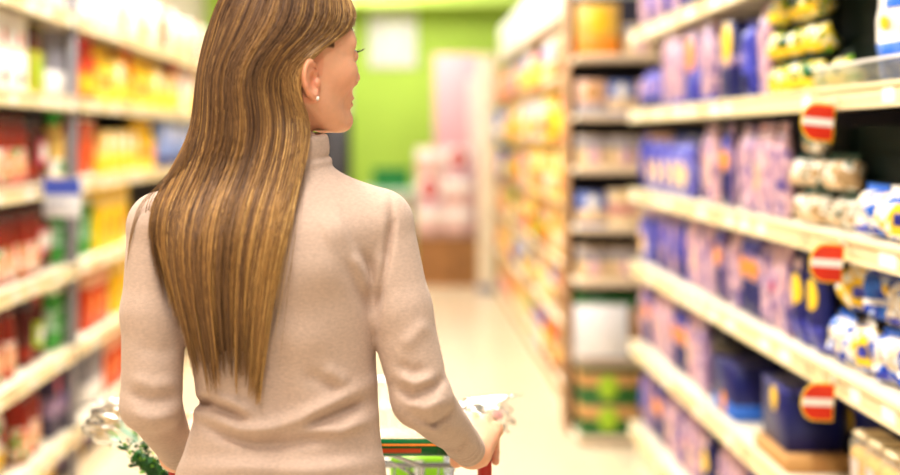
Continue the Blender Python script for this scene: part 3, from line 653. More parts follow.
def crate_parts():
    w, d, h = .36, .4, .23; mb = MB()
    WD = M_('crate_wood', (176, 128, 80), rough=.7, noise=.15, nscale=12)
    for k in range(3):
        z = .01 + k * .075
        for a in ((-w / 2, w / 2, -d / 2, -d / 2 + .012), (-w / 2, w / 2, d / 2 - .012, d / 2), (-w / 2, -w / 2 + .012, -d / 2 + .012, d / 2 - .012), (w / 2 - .012, w / 2, -d / 2 + .012, d / 2 - .012)): mb.box(a[0], a[1], a[2], a[3], z, z + .06, WD)
    P = [('slatted_wall', mb.mesh('slatted_wall'))]
    mb = MB(); mb.box(-w / 2, w / 2, -d / 2, d / 2, 0, .01, WD); P.append(('bottom_board', mb.mesh('bottom_board')))
    for sx in (-1, 1):
        for sy in (-1, 1):
            mb = MB(); mb.box(sx * (w / 2 - .026) - .014, sx * (w / 2 - .026) + .014, sy * (d / 2 - .026) - .014, sy * (d / 2 - .026) + .014, .01, h - .002, WD); P.append(('corner_post', mb.mesh('corner_post')))
    return P
for i, x in enumerate((.30, .67)):
    for k in range(2): place('crate', (x, 12.3, .0005 + k * .2315), 0, 'K', x, row=('lower layer', 'upper layer')[k])
for i, x in enumerate((.26, .54)):
    for k in range(3): place('redbox' if (i, k) in ((1, 2), (0, 1)) else 'pinkbox', (x, 12.3, .4645 + k * .2915), 0, 'K', x, row=('lower layer', 'middle layer', 'upper layer')[k])
# mint counter with a dark green crate
mb = MB(); MT = M_('mint_laminate', (196, 220, 204), rough=.4); mb.box(-.42, .12, 12.4, 13.0, .86, .92, MT, .008, 2); o = mb.build('counter_top'); o.name = 'mint_counter'
for xx in (-.38, .05):
    for yy in (12.44, 12.93): mb = MB(); mb.box(xx, xx + .04, yy, yy + .04, 0, .86, GREYP); mb.build('leg', o)
mb = MB(); mb.box(-.4, .1, 12.44, 12.47, .2, .86, M_('counter_front', (226, 214, 200))); mb.build('front_panel', o)
tag(o, 'mint-topped counter at the end of the aisle before green wall', 'counter')
mb = MB(); EM = M_('emerald_plastic', (26, 130, 62), rough=.4); x0, x1, y0, y1 = -.30, .06, 12.5, 12.85
mb.box(x0, x1, y0, y1, .921, .93, EM)
for a in ((x0, x1, y0, y0 + .012), (x0, x1, y1 - .012, y1), (x0, x0 + .012, y0 + .012, y1 - .012), (x1 - .012, x1, y0 + .012, y1 - .012)): mb.box(a[0], a[1], a[2], a[3], .93, 1.12, EM)
o = mb.build('plastic_crate'); mb = MB(); mb.box(x0 - .01, x1 + .01, y0 - .01, y0, 1.1, 1.125, EM, .003, 1); mb.build('rim', o)
tag(o, 'dark green plastic crate standing on the mint counter', 'crate')
mb = MB(); DK = M_('charcoal_steel', (46, 42, 46), rough=.5); xa, xb = WX(318, 12.9), WX(349.5, 12.9); mb.box(xa, xb, 12.9, 13.3, .06, 1.66, DK, .01, 2); o = mb.build('dark_cabinet')
mb = MB(); mb.box(xa + .02, xb - .02, 12.885, 12.899, .12, 1.6, M_('charcoal_door', (60, 55, 58)), .004, 1); d = mb.build('door', o); mb = MB(); mb.box(xb - .07, xb - .05, 12.86, 12.884, .8, 1.0, GREYP, .004, 1); mb.build('handle', d)
mb = MB(); mb.box(xa + .02, xb - .02, 12.93, 13.27, 0, .06, DGREY); mb.build('foot', o)
tag(o, 'narrow charcoal cabinet behind the woman against the grey pillar', 'cabinet')
finish_labels()
# ------------------------------------------------------------------ implicit surfaces -> one continuous mesh
F32 = np.float32
def smin(a, b, k):
    h = np.clip(.5 + .5 * (b - a) / k, 0, 1); return b + (a - b) * h - k * h * (1 - h)
def smax(a, b, k): return -smin(-a, -b, k)
def caps(P, a, b, r1, r2):
    a = np.array(a, F32); b = np.array(b, F32); d = b - a
    t = np.clip(((P - a) @ d) / float(d @ d), 0, 1)
    return np.linalg.norm(P - a - t[:, None] * d, axis=1) - (r1 + (r2 - r1) * t)
def ell(P, c, r):
    r = np.array(r, F32); q = (P - np.array(c, F32)) / r; k0 = np.linalg.norm(q, axis=1); k1 = np.linalg.norm(q / r, axis=1)
    return k0 * (k0 - 1) / np.maximum(k1, 1e-6)
def surface_nets(fn, lo, hi, h, newton=1):
    lo = np.array(lo); hi = np.array(hi); K = 8
    nb = np.ceil((hi - lo) / (h * K)).astype(int)
    bi = np.stack(np.meshgrid(*[np.arange(n) for n in nb], indexing='ij'), -1).reshape(-1, 3)
    ctr = (lo + (bi + .5) * K * h).astype(F32)
    f0 = np.concatenate([fn(c) for c in np.array_split(ctr, max(1, len(ctr) // 200000))])
    bi = bi[np.abs(f0) < K * h * .87 * 1.7]
    g = np.stack(np.meshgrid(*[np.arange(K + 1)] * 3, indexing='ij'), -1).reshape(-1, 3)
    keys, verts, quads = [], [], []
    S = nb * K + 2
    def key(c): return (c[:, 0].astype(np.int64) * S[1] + c[:, 1]) * S[2] + c[:, 2]
    EC = [(a, b) for a in range(8) for b in range(a + 1, 8) if bin(a ^ b).count('1') == 1]
    off = np.array([[(q >> 2) & 1, (q >> 1) & 1, q & 1] for q in range(8)])
    qk = []
    for ch in np.array_split(bi, max(1, len(bi) // 400)):
        gi = ch[:, None, :] * K + g[None]
        F = fn((lo + gi.reshape(-1, 3) * h).astype(F32)).reshape(len(ch), K + 1, K + 1, K + 1)
        C = np.stack([F[:, o[0]:K + o[0], o[1]:K + o[1], o[2]:K + o[2]] for o in off], -1)
        neg = C < 0; act = neg.any(-1) & ~neg.all(-1)
        ib, ix, iy, iz = np.nonzero(act); V = C[ib, ix, iy, iz]
        cell = ch[ib] * K + np.stack([ix, iy, iz], -1)
        acc = np.zeros((len(V), 3)); cnt = np.zeros(len(V))
        for a, b in EC:
            fa, fb = V[:, a], V[:, b]; m = (fa < 0) != (fb < 0); t = np.where(m, fa / np.where(m, fa - fb, 1), 0)
            acc += np.where(m[:, None], off[a] + t[:, None] * (off[b] - off[a]), 0); cnt += m
        keys.append(key(cell)); verts.append(lo + (cell + acc / cnt[:, None]) * h)
        for ax in range(3):
            sl = [slice(0, K)] * 3; sl2 = list(sl); sl2[ax] = slice(1, K + 1)
            A = F[(slice(None), *sl)] < 0; B = F[(slice(None), *sl2)] < 0
            ib, ix, iy, iz = np.nonzero(A != B); c = ch[ib] * K + np.stack([ix, iy, iz], -1)
            u = np.zeros(3, int); v = np.zeros(3, int); u[(ax + 1) % 3] = 1; v[(ax + 2) % 3] = 1
            q = np.stack([key(c), key(c - u), key(c - u - v), key(c - v)], -1)
            fl = A[ib, ix, iy, iz]; q[~fl] = q[~fl][:, ::-1]; qk.append(q)
    keys = np.concatenate(keys); verts = np.concatenate(verts); qk = np.concatenate(qk)
    o = np.argsort(keys); ks = keys[o]; verts = verts[o]
    idx = np.searchsorted(ks, qk.ravel()); idx = np.clip(idx, 0, len(ks) - 1); ok = (ks[idx] == qk.ravel()).reshape(-1, 4).all(1)
    Q = idx.reshape(-1, 4)[ok]
    for _ in range(newton):
        p = verts.astype(F32); e = h * .3; f = fn(p); G = np.stack([(fn(p + np.array(d, F32)) - fn(p - np.array(d, F32))) / (2 * e) for d in ((e, 0, 0), (0, e, 0), (0, 0, e))], -1)
        st = (f / np.maximum((G * G).sum(1), .2))[:, None] * G; n = np.linalg.norm(st, axis=1, keepdims=True)
        verts = p - st * np.minimum(1, .6 * h / np.maximum(n, 1e-9))
    return verts.astype(np.float64), Q
def np_mesh(name, V, Q, mats, smooth=True):
    me = bpy.data.meshes.new(name); me.vertices.add(len(V)); me.vertices.foreach_set('co', V.astype(F32).ravel())
    n = Q.shape[1]; me.loops.add(Q.size); me.loops.foreach_set('vertex_index', Q.astype(np.int32).ravel())
    me.polygons.add(len(Q)); me.polygons.foreach_set('loop_start', np.arange(0, Q.size, n, dtype=np.int32))
    me.update(calc_edges=True); me.validate()
    me.polygons.foreach_set('use_smooth', np.ones(len(me.polygons), bool))
    for m in mats: me.materials.append(m)
    return me
def set_col(me, col):
    a = me.color_attributes.new('Col', 'FLOAT_COLOR', 'POINT'); c = np.ones((len(me.vertices), 4), F32); c[:, :3] = col; a.data.foreach_set('color', c.ravel())

# ------------------------------------------------------------------ the woman: skeleton, taken at 700 px per metre (1.785 m away)
YB = 1.785
def BX(px): return (px - 403) / 700.0
def BZ(py): return 1.45 - (py - 136) / 700.0
YAW = math.radians(59); HF = np.array([math.sin(YAW), math.cos(YAW), 0]); HR = np.array([math.cos(YAW), -math.sin(YAW), 0]); HU = np.array([0, 0, 1.0])
HC = np.array([-.163, 1.802, 1.529])      # between the ears
def hp(a, b, c): return HC + HF * a + HR * b + HU * c
def to_head(P): q = P - HC.astype(F32); return np.stack([q @ HF.astype(F32), q @ HR.astype(F32), q[:, 2]], -1)
ARM = {1: [(-.035, 1.785, 1.322), (-.006, 1.768, 1.205), (.026, 1.757, 1.082), (.108, 1.975, .950)],
       -1: [(-.343, 1.785, 1.316), (-.352, 1.768, 1.20), (-.354, 1.757, 1.075), (-.352, 1.975, .944)]}
ARR = [.050, .0455, .0415, .0250]
# torso rings: z, centre x, half width, centre y, half depth
TOR = np.array([(.78, -.176, .176, 1.780, .118), (.88, -.176, .170, 1.778, .118), (.966, -.174, .150, 1.780, .105), (1.03, -.168, .1345, 1.785, .092), (1.08, -.165, .129, 1.790, .088),
                (1.13, -.170, .131, 1.790, .092), (1.20, -.179, .141, 1.788, .102), (1.27, -.184, .152, 1.785, .108), (1.33, -.187, .150, 1.786, .100), (1.365, -.182, .110, 1.790, .082), (1.395, -.174, .062, 1.796, .064), (1.44, -.170, .046, 1.80, .054)])
_z = np.linspace(.70, 1.5, 401); _k = np.exp(-(np.arange(-40, 41) * .002 / .016) ** 2); _k /= _k.sum()
TOR = np.column_stack([_z] + [np.convolve(np.pad(np.interp(_z, TOR[:, 0], TOR[:, k]), 40, mode='edge'), _k, mode='valid') for k in range(1, 5)])
def torso(P, inset=0.0):
    z = P[:, 2]; g = [np.interp(z, TOR[:, 0], TOR[:, k]).astype(F32) for k in range(1, 5)]
    x = (P[:, 0] - g[0]); y = P[:, 1] - g[2]; a = g[1] - inset; b = g[3] - inset; p = 2.35
    k = (np.abs(x / a) ** p + np.abs(y / b) ** p) ** (1 / p)
    f = (k - 1) * np.minimum(a, b) * .96
    # spine hollow, shoulder blades
    back = np.clip(-y / b, 0, 1); u = x
    f = f + back * (.006 * np.exp(-(u / .018) ** 2) * np.clip((1.36 - z) / .1, 0, 1)) 
    for s in (-1, 1): f = f - back * .007 * np.exp(-((u - s * .072) / .04) ** 2 - ((z - 1.27) / .06) ** 2)
    return smax(smax(f, z - 1.445, .02), .76 - z, .02)
def arms(P, inset=0.0, upto=3):
    out = np.full(len(P), 1.0, F32)
    for s in (1, -1):
        J = ARM[s]; f = np.full(len(P), 1.0, F32)
        for k in range(upto): f = smin(f, caps(P, J[k], J[k + 1], ARR[k] - inset, ARR[k + 1] - inset), .012)
        out = np.minimum(out, f)
    return out
def shoulders(P, inset=0.0):
    f = caps(P, (-.160, 1.797, 1.365), (-.034, 1.785, 1.328), .046 - inset, .047 - inset)
    return smin(f, caps(P, (-.180, 1.797, 1.365), (-.346, 1.785, 1.324), .046 - inset, .047 - inset), .03)
def neck(P, inset=0.0): return caps(P, (-.170, 1.803, 1.36), hp(-.022, 0, -.01), .060 - inset, .053 - inset)
def trunk(P, inset=0.0):
    f = smin(torso(P, inset), shoulders(P, inset), .045)
    return smin(f, arms(P, inset), .018)
def hand(P, s):
    W = np.array(ARM[s][3]); cx = (W[0] + s * .016)
    hx = cx if s > 0 else W[0] - .006
    K = [(hx - s * .031 * 1, 2.052, .977), (hx - s * .010, 2.060, .981), (hx + s * .011, 2.058, .977), (hx + s * .028, 2.050, .968)]
    f = np.full(len(P), 1.0, F32)
    wr = np.array([W[0], W[1], W[2]])
    pl = caps(P, wr - np.array([s*.008, 0, 0]), K[0], .021, .0125); 
    for k in (1, 2, 3): pl = smin(pl, caps(P, wr + np.array([s * .006 * (k - 1), 0, 0]), K[k], .021, .0125 if k < 3 else .0115), .010)
    pl = smin(pl, caps(P, ARM[s][3], np.array(ARM[s][3]) + (np.array(ARM[s][2]) - np.array(ARM[s][3])) * .5, .0215, .022), .012)
    f = pl
    L = [1.0, 1.08, 1.0, .82]; R = [.0088, .0090, .0086, .0076]
    BARY, BARZ = 2.075, .933
    fing = np.full(len(P), 1.0, F32)
    for k in range(4):
        m = np.array(K[k]); r = R[k]; bx = m[0] + s * (-.003 + .002 * k)
        rad = .0145 + r + .001
        def on(a, xx): return (xx, BARY + rad * math.cos(a), BARZ + rad * math.sin(a))
        pip = (bx, BARY + rad * .95 + .004, BARZ + .022 + .003 * (L[k] - .9) * 10 * .3); dip = on(math.radians(-38), bx - s * .001); tip = on(math.radians(-105 - 12 * L[k]), bx - s * .002)
        g = smin(caps(P, m, pip, r * 1.18, r * 1.06), caps(P, pip, dip, r * 1.05, r * .95), .004)
        g = smin(g, caps(P, dip, tip, r * .95, r * .84), .004)
        g = smin(g, np.linalg.norm(P - np.array(m + np.array([0, -.002, .002]), F32), axis=1) - .0118 * (1 if k < 3 else .92), .006)
        fing = np.minimum(fing, g)
    f = smin(f, fing, .007)
    t0 = wr + np.array([-s * .014, .025, -.006]); t1 = (hx - s * .034, 2.040, .946); t2 = (hx - s * .036, 2.060, .916); t3 = (hx - s * .032, 2.082, .909)
    th = smin(smin(caps(P, t0, t1, .014, .0115), caps(P, t1, t2, .0112, .0098), .005), caps(P, t2, t3, .0098, .0082), .004)
    return smin(f, th, .010)
def head(P):
    Q = to_head(P); A = np.abs(Q[:, 1]); M = np.stack([Q[:, 0], A, Q[:, 2]], -1)
    f = ell(Q, (-.010, 0, .070), (.094, .075, .086))
    f = smin(f, ell(Q, (.022, 0, .012), (.066, .063, .082)), .03)                        # face mass
    f = smin(f, ell(Q, (.038, 0, .070), (.049, .054, .060)), .026)                        # forehead
    f = smin(f, caps(M, (-.004, .054, -.022), (.062, .020, -.058), .016, .015), .026)    # jaw
    f = smin(f, ell(Q, (.082, 0, -.056), (.019, .020, .018)), .02)                     # chin
    f = smin(f, ell(M, (.056, .040, .012), (.030, .022, .024)), .024)                    # cheek
    f = smin(f, caps(M, (.088, .0, .055), (.070, .045, .056), .012, .010), .02)          # brow
    f = smax(f, -ell(M, (.098, .033, .038), (.017, .018, .012)), .014)                   # eye socket
    f = smin(f, ell(M, (.080, .031, .037), (.0135, .0155, .0105)), .004)                 # lids
    f = smin(f, caps(Q, (.088, 0, .040), (.1055, 0, .008), .0075, .0090), .012)           # nose
    f = smin(f, ell(M, (.0945, .0115, .0015), (.0115, .0075, .0070)), .006)
    f = smin(f, ell(Q, (.081, 0, -.019), (.0158, .026, .023)), .014)                      # mouth mound
    f = smin(f, ell(Q, (.0925, 0, -.0235), (.0080, .020, .0046)), .004)                  # lips
    f = smin(f, ell(Q, (.0918, 0, -.0328), (.0080, .017, .0052)), .004)
    f = smax(f, -ell(Q, (.103, 0, -.0283), (.008, .020, .0010)), .003)
    # ears
    ca, sa = math.cos(.18), math.sin(.18); ea = ((M[:, 0] + .004) * ca + (M[:, 2] + .003) * sa) / .88; ec = (-(M[:, 0] + .004) * sa + (M[:, 2] + .003) * ca) / .88
    out = (A - .0705) * .93 + (M[:, 0] + .004) * .42
    E = np.stack([ea, out, ec], -1)
    g = ell(E, (-.002, .003, .002), (.0175, .0075, .0285))
    q = np.sqrt((E[:, 0] / .0165) ** 2 + ((E[:, 2] - .004) / .0265) ** 2)
    rim = np.sqrt(((q - 1) * .019) ** 2 + (E[:, 1] - .0085) ** 2) - np.where(E[:, 0] > .006, .0022, .0040)
    g = smin(g, rim, .003)
    g = smax(g, -ell(E, (.003, .0115, .000), (.0100, .0095, .0150)), .003)
    g = smin(g, ell(E, (.011, .006, -.004), (.004, .005, .006)), .003)                    # tragus
    g = smin(g, ell(E, (.003, .006, -.0255), (.0085, .0048, .0085)), .004)               # lobe
    return smin(f, g, .005)
LEG = {1: [(-.092, 1.785, .86), (-.098, 1.80, .475), (-.098, 1.775, .095)], -1: [(-.258, 1.785, .86), (-.254, 1.70, .478), (-.254, 1.62, .10)]}
def legs(P, infl=0.0):
    f = np.full(len(P), 1.0, F32)
    for s in (1, -1):
        J = LEG[s]; g = smin(caps(P, J[0], J[1], .082 + infl, .052 + infl), caps(P, J[1], np.array(J[1]) + (0, -.018, -.13), .050 + infl, .049 + infl), .02)
        g = smin(g, caps(P, np.array(J[1]) + (0, -.018, -.13), J[2], .049 + infl, .034 + infl * 1.4), .02); f = smin(f, g, .014)
    return f
def foot(P, s):
    J = np.array(LEG[s][2]); return smin(caps(P, J + (0, -.02, -.045), J + (0, .13, -.068), .036, .024), caps(P, J, J + (0, -.01, -.05), .034, .034), .02)
def body(P):
    f = np.full(len(P), .5, F32); z = P[:, 2]; y = P[:, 1]
    i = np.nonzero((z < 1.6) & (z > .70))[0]
    if len(i): f[i] = smin(trunk(P[i], .021), neck(P[i], .014), .02)
    i = np.nonzero(z < 1.0)[0]
    if len(i):
        f[i] = smin(f[i], legs(P[i]), .03)
        for s in (1, -1): f[i] = smin(f[i], foot(P[i], s), .01)
    i = np.nonzero((z > 1.36) & (P[:, 0] > -.36) & (P[:, 0] < .05))[0]
    if len(i): f[i] = smin(f[i], head(P[i]), .016)
    for s in (1, -1):
        i = np.nonzero((y > 1.86) & (z > .82) & (z < 1.06) & (np.abs(P[:, 0] - ARM[s][3][0]) < .13))[0]
        if len(i): f[i] = smin(f[i], hand(P[i], s), .004)
    return f
SKINC = np.array(lin((238, 184, 150))[:3])
def attr_mat(name, rough, spec=.5, sss=0.0, sheen=0.0, bump=0.0, bscale=400, stretch=None, mottle=.05, mscale=60):
    m = bpy.data.materials.new(name); m.use_nodes = True; nt = m.node_tree; b = nt.nodes['Principled BSDF']
    at = nt.nodes.new('ShaderNodeAttribute'); at.attribute_name = 'Col'; tc = nt.nodes.new('ShaderNodeTexCoord'); mp = nt.nodes.new('ShaderNodeMapping')
    if stretch: mp.inputs['Scale'].default_value = stretch
    nt.links.new(tc.outputs['Object'], mp.inputs['Vector'])
    n = nt.nodes.new('ShaderNodeTexNoise'); n.inputs['Scale'].default_value = mscale; n.inputs['Detail'].default_value = 4; nt.links.new(mp.outputs[0], n.inputs['Vector'])
    mr = nt.nodes.new('ShaderNodeMapRange'); mr.inputs['From Min'].default_value = .3; mr.inputs['From Max'].default_value = .7; mr.inputs['To Min'].default_value = 1 - mottle; mr.inputs['To Max'].default_value = 1 + mottle
    nt.links.new(n.outputs['Fac'], mr.inputs['Value'])
    mx = nt.nodes.new('ShaderNodeVectorMath'); mx.operation = 'SCALE'; nt.links.new(at.outputs['Color'], mx.inputs[0]); nt.links.new(mr.outputs[0], mx.inputs['Scale']); nt.links.new(mx.outputs[0], b.inputs['Base Color'])
    b.inputs['Roughness'].default_value = rough; b.inputs['Specular IOR Level'].default_value = spec
    if sss: b.inputs['Subsurface Weight'].default_value = sss; b.inputs['Subsurface Radius'].default_value = (1, .35, .2); b.inputs['Subsurface Scale'].default_value = .008
    if sheen: b.inputs['Sheen Weight'].default_value = sheen; b.inputs['Sheen Roughness'].default_value = .5; b.inputs['Sheen Tint'].default_value = (1, .95, .9, 1)
    if bump:
        n2 = nt.nodes.new('ShaderNodeTexNoise'); n2.inputs['Scale'].default_value = bscale; n2.inputs['Detail'].default_value = 3; nt.links.new(mp.outputs[0], n2.inputs['Vector'])
        bp = nt.nodes.new('ShaderNodeBump'); bp.inputs['Strength'].default_value = bump; bp.inputs['Distance'].default_value = .002; nt.links.new(n2.outputs['Fac'], bp.inputs['Height']); nt.links.new(bp.outputs['Normal'], b.inputs['Normal'])
    return m
SKIN = attr_mat('skin', .45, .4, sss=.25, bump=.12, bscale=500, mottle=.035, mscale=90)
KNIT = attr_mat('beige_knit', .9, .15, sheen=.35, bump=.55, bscale=420, stretch=(1, 1, 2.2), mottle=.085, mscale=170)
V, Q = surface_nets(body, (-.52, 1.50, -.02), (.24, 2.16, 1.72), .0034)
me = np_mesh('person', V, Q, [SKIN])
H = to_head(V.astype(F32)); c = np.tile(SKINC, (len(V), 1))
def blend(w, col):
    global c
    c = c * (1 - w[:, None]) + np.array(lin(col)[:3]) * w[:, None]
inhead = V[:, 2] > 1.42
blend(np.exp(-((H[:, 0] - .06) / .03) ** 2 - ((np.abs(H[:, 1]) - .042) / .02) ** 2 - ((H[:, 2] - .004) / .022) ** 2) * .35 * inhead, (232, 138, 112))
blend((np.exp(-((H[:, 1]) / .018) ** 2 - ((H[:, 2] + .0285) / .008) ** 2) > .35) * (H[:, 0] > .088) * .75 * inhead, (196, 96, 88))
blend(((np.abs(H[:, 2] - .058 - .006 * np.sin(np.abs(H[:, 1]) * 60)) < .0042) & (np.abs(H[:, 1]) > .014) & (np.abs(H[:, 1]) < .05) & (H[:, 0] > .05)) * .8 * inhead, (110, 78, 50))
ear = (np.abs(H[:, 1]) > .066) & (np.abs(H[:, 2]) < .04) & (np.abs(H[:, 0] + .012) < .03)
blend(ear * .3 * inhead, (226, 128, 96))
scalp = inhead & ((H[:, 2] > .082 + .30 * np.clip(-(H[:, 0] - .05), -.1, .0) - .0) | (H[:, 0] < -.030) & (H[:, 2] > -.05) & ~ear) & (H[:, 2] > -.06)
scalp |= inhead & (H[:, 2] > .045) & (H[:, 0] < .035) & ~ear
blend(scalp * .95, (84, 58, 34))  # hair-brown scalp; above the ear it doubles as painted shade under the hair
set_col(me, c)
woman = link('person', me)
tag(woman, 'long-haired woman in beige turtleneck seen from behind, head turned to the right, pushing a cart', 'person')
# eyes, earring
EYEW = mat('eye_white', (236, 230, 224), rough=.15); IRIS = mat('iris_brown', (70, 48, 30), rough=.1); LASH = mat('dark_lash', (36, 24, 18), rough=.6); PEARL = mat('pale_stud', (248, 244, 236), rough=.12, coat=.5)
for s in (1, -1):
    mb = MB(); p = hp(.0815, s * .031, .037)
    b = bmesh.new(); bmesh.ops.create_uvsphere(b, u_segments=20, v_segments=14, radius=.0122); bmesh.ops.translate(b, vec=Vector(p), verts=b.verts); mb.merge(b, EYEW, smooth=True); e = mb.build('eye', woman)
    mb = MB(); b = bmesh.new(); bmesh.ops.create_uvsphere(b, u_segments=14, v_segments=10, radius=.0058); bmesh.ops.translate(b, vec=Vector(hp(.0885, s * .031, .037)), verts=b.verts); mb.merge(b, IRIS, smooth=True); mb.build('iris', e)
    mb = MB()
    for k in range(9):
        t = -1 + k / 4; q = hp(.0935 - abs(t) * .004, s * .031 + t * .011, .0425); d = HF * .009 + HR * t * .003 + HU * .004
        mb.tube([q, q + d * .6, q + d + HU * .0015], [.0006, .0005, .0002], LASH, 4)
    mb.build('eyelashes', woman)
b = bmesh.new(); bmesh.ops.create_uvsphere(b, u_segments=14, v_segments=10, radius=.0033); bmesh.ops.translate(b, vec=Vector(hp(.004, .0785, -.0265)), verts=b.verts); mb = MB(); mb.merge(b, PEARL, smooth=True); er = mb.build('earring', woman); er['label'] = 'small pale stud earring'

# ---- sweater with its folds (creases and ridges named by where they run over the back)
FOLDS = [  # (polyline on the back in photo pixels, height in metres, width in pixels)
    ([(190, 402), (213, 404), (231, 413), (252, 423)], -.0085, 6), ([(205, 397), (232, 404), (258, 416)], .005, 7),
    ([(192, 420), (212, 428), (228, 436), (256, 444), (286, 444), (317, 439), (348, 437)], -.0075, 7),
    ([(200, 414), (240, 430), (271, 428), (300, 419), (330, 405), (372, 383)], .0085, 8),
    ([(298, 428), (318, 420), (338, 411), (370, 399)], -.006, 6), ([(304, 432), (341, 431), (374, 417)], .0065, 7),
    ([(300, 372), (322, 382), (345, 392)], -.003, 8), ([(322, 368), (350, 385)], .003, 8),
    ([(176, 468), (240, 466), (310, 470), (384, 462)], .005, 9), ([(180, 456), (250, 457), (330, 456), (380, 447)], -.0025, 9),
    ([(391, 196), (392, 222), (388, 250), (383, 280), (377, 312), (376, 335)], -.0072, 4), ([(377, 316), (374, 290), (368, 266), (358, 244)], -.0038, 6), ([(374, 320), (364, 300), (352, 275), (342, 252)], -.003, 8), ([(371, 296), (364, 274), (352, 250)], .003, 7),
    ([(382, 300), (384, 275), (383, 250)], .003, 5), ([(175, 322), (168, 295), (160, 262), (152, 235)], -.0065, 5), ([(178, 330), (186, 312), (196, 296)], -.003, 6),
    ([(396, 362), (412, 372), (428, 368)], -.003, 6), ([(394, 384), (412, 396), (436, 386), (446, 372)], -.0055, 6), ([(396, 375), (415, 384), (440, 376)], .0045, 6), ([(404, 400), (424, 410), (448, 398)], .0045, 6), ([(410, 412), (432, 422), (458, 408)], -.005, 6), ([(424, 428), (444, 436), (464, 424)], .003, 6), ([(436, 444), (456, 448), (468, 436)], -.004, 5), ([(400, 350), (420, 330), (432, 322)], .003, 8),
    ([(126, 392), (150, 400), (182, 396)], -.004, 7), ([(126, 378), (155, 386), (184, 382)], .003, 8), ([(128, 412), (150, 420), (180, 414)], .004, 7), ([(136, 430), (155, 438), (180, 432)], -.004, 7), ([(150, 452), (166, 456), (178, 450)], -.003, 6), ([(180, 345), (160, 352), (135, 345)], -.002, 9),
    ([(250, 330), (300, 345), (340, 335)], .002, 16), ([(240, 300), (300, 310), (360, 290)], -.002, 18), ([(320, 235), (350, 225)], .003, 20)]
def seg_d(px, py, a, b):
    dx, dy = b[0] - a[0], b[1] - a[1]; t = np.clip(((px - a[0]) * dx + (py - a[1]) * dy) / (dx * dx + dy * dy), 0, 1)
    return np.hypot(px - a[0] - t * dx, py - a[1] - t * dy)
def folds(P):
    s = FPX / np.maximum(P[:, 1], .5); px = VPX + P[:, 0] * s; py = VPY - (P[:, 2] - CAM_H) * s; d = np.zeros(len(P), F32)
    g = np.interp(P[:, 2], TOR[:, 0], TOR[:, 3]); w = np.clip((g + .03 - P[:, 1]) / .06, 0, 1); w = np.maximum(w, np.clip((P[:, 1] - 1.80) / .05, 0, 1) * np.clip((P[:, 0] + .05) / .05, 0, 1) * .8)
    for L, amp, wd in FOLDS:
        m = np.nonzero((px > min(p[0] for p in L) - 3 * wd) & (px < max(p[0] for p in L) + 3 * wd) & (py > min(p[1] for p in L) - 3 * wd) & (py < max(p[1] for p in L) + 3 * wd) & (w > 0))[0]
        if not len(m): continue
        D = np.stack([seg_d(px[m], py[m], a, b) for a, b in zip(L, L[1:])]); q = D.min(0); ln = np.array([math.dist(a, b) for a, b in zip(L, L[1:])]); cum = np.concatenate([[0], np.cumsum(ln)])
        j = D.argmin(0); A_ = np.array(L)[j]; B_2 = np.array(L)[j + 1]; tt = np.clip(((px[m] - A_[:, 0]) * (B_2 - A_)[:, 0] + (py[m] - A_[:, 1]) * (B_2 - A_)[:, 1]) / (ln[j] ** 2), 0, 1)
        al = (cum[j] + tt * ln[j]) / cum[-1]; tp = np.clip(np.minimum(al, 1 - al) / .3, 0, 1)
        d[m] += 1.6 * amp * np.exp(-(q / wd) ** 2) * (.15 + .85 * tp * tp * (3 - 2 * tp))
    return d * w
COLL = [hp(-.018, 0, -.062), np.array((-.170, 1.803, 1.395))]
def sweater(P):
    f = smin(torso(P), shoulders(P), .045)
    f = smin(f, arms(P), .007)
    # rolled turtleneck: inner tube, turned-down collar, ridge at its foot
    i = np.nonzero(P[:, 2] > 1.34)[0]
    if len(i):
        p = P[i]; ax0 = np.array((-.170, 1.803, 1.35)); ax1 = hp(-.018, 0, -.045)
        g = smin(f[i], caps(p, ax0, ax0 + (ax1 - ax0) * .5, .060, .057), .022)
        n = (ax1 - ax0) / np.linalg.norm(ax1 - ax0); t = (p - ax0.astype(F32)) @ n.astype(F32); q = p - ax0.astype(F32) - t[:, None] * n.astype(F32); r = np.linalg.norm(q, axis=1)
        LN = 1.446 - 1.35
        roll = smax(np.abs(r - .0605) - .0065 - .0025 * np.sin(np.clip((t - .06) / .045, 0, 1) * PI), np.abs(t - (LN - .013)) - .017, .007)
        g = smin(g, roll, .003)
        ring = np.sqrt((r - .066) ** 2 + (t - .060) ** 2) - .0060; g = smin(g, ring, .004)
        g = np.where(p[:, 2] > 1.47, np.maximum(g, .02), g)
        f[i] = g
    f = f - folds(P)
    # cuffs, hem
    for s in (1, -1):
        W = np.array(ARM[s][3]); E = np.array(ARM[s][2]); n = (W - E) / np.linalg.norm(W - E)
        near = np.linalg.norm(P - W.astype(F32), axis=1) < .12
        cut = (P - (W - n * .012).astype(F32)) @ n.astype(F32); tr = P - W.astype(F32); rr = np.linalg.norm(tr - (tr @ n.astype(F32))[:, None] * n.astype(F32), axis=1)
        rib = np.where((cut > -.05), .0012 * np.cos(cut * 260), 0)
        f = np.where(near, smax(f - rib, cut, .004), f)
    return smax(f, .885 - P[:, 2], .006)
V, Q = surface_nets(sweater, (-.46, 1.60, .86), (.20, 2.02, 1.50), .0030)
me = np_mesh('sweater', V, Q, [KNIT]); set_col(me, np.tile(np.array(lin((203, 178, 161))[:3]), (len(V), 1)))
sw = link('sweater', me, woman)
def trousers(P):
    f = np.full(len(P), .5, F32)
    f = smin(torso(P), legs(P, .008), .03); f = smax(f, P[:, 2] - .955, .004); return smax(f, .105 - P[:, 2], .004)
V, Q = surface_nets(trousers, (-.42, 1.52, .09), (.06, 1.95, .97), .006)
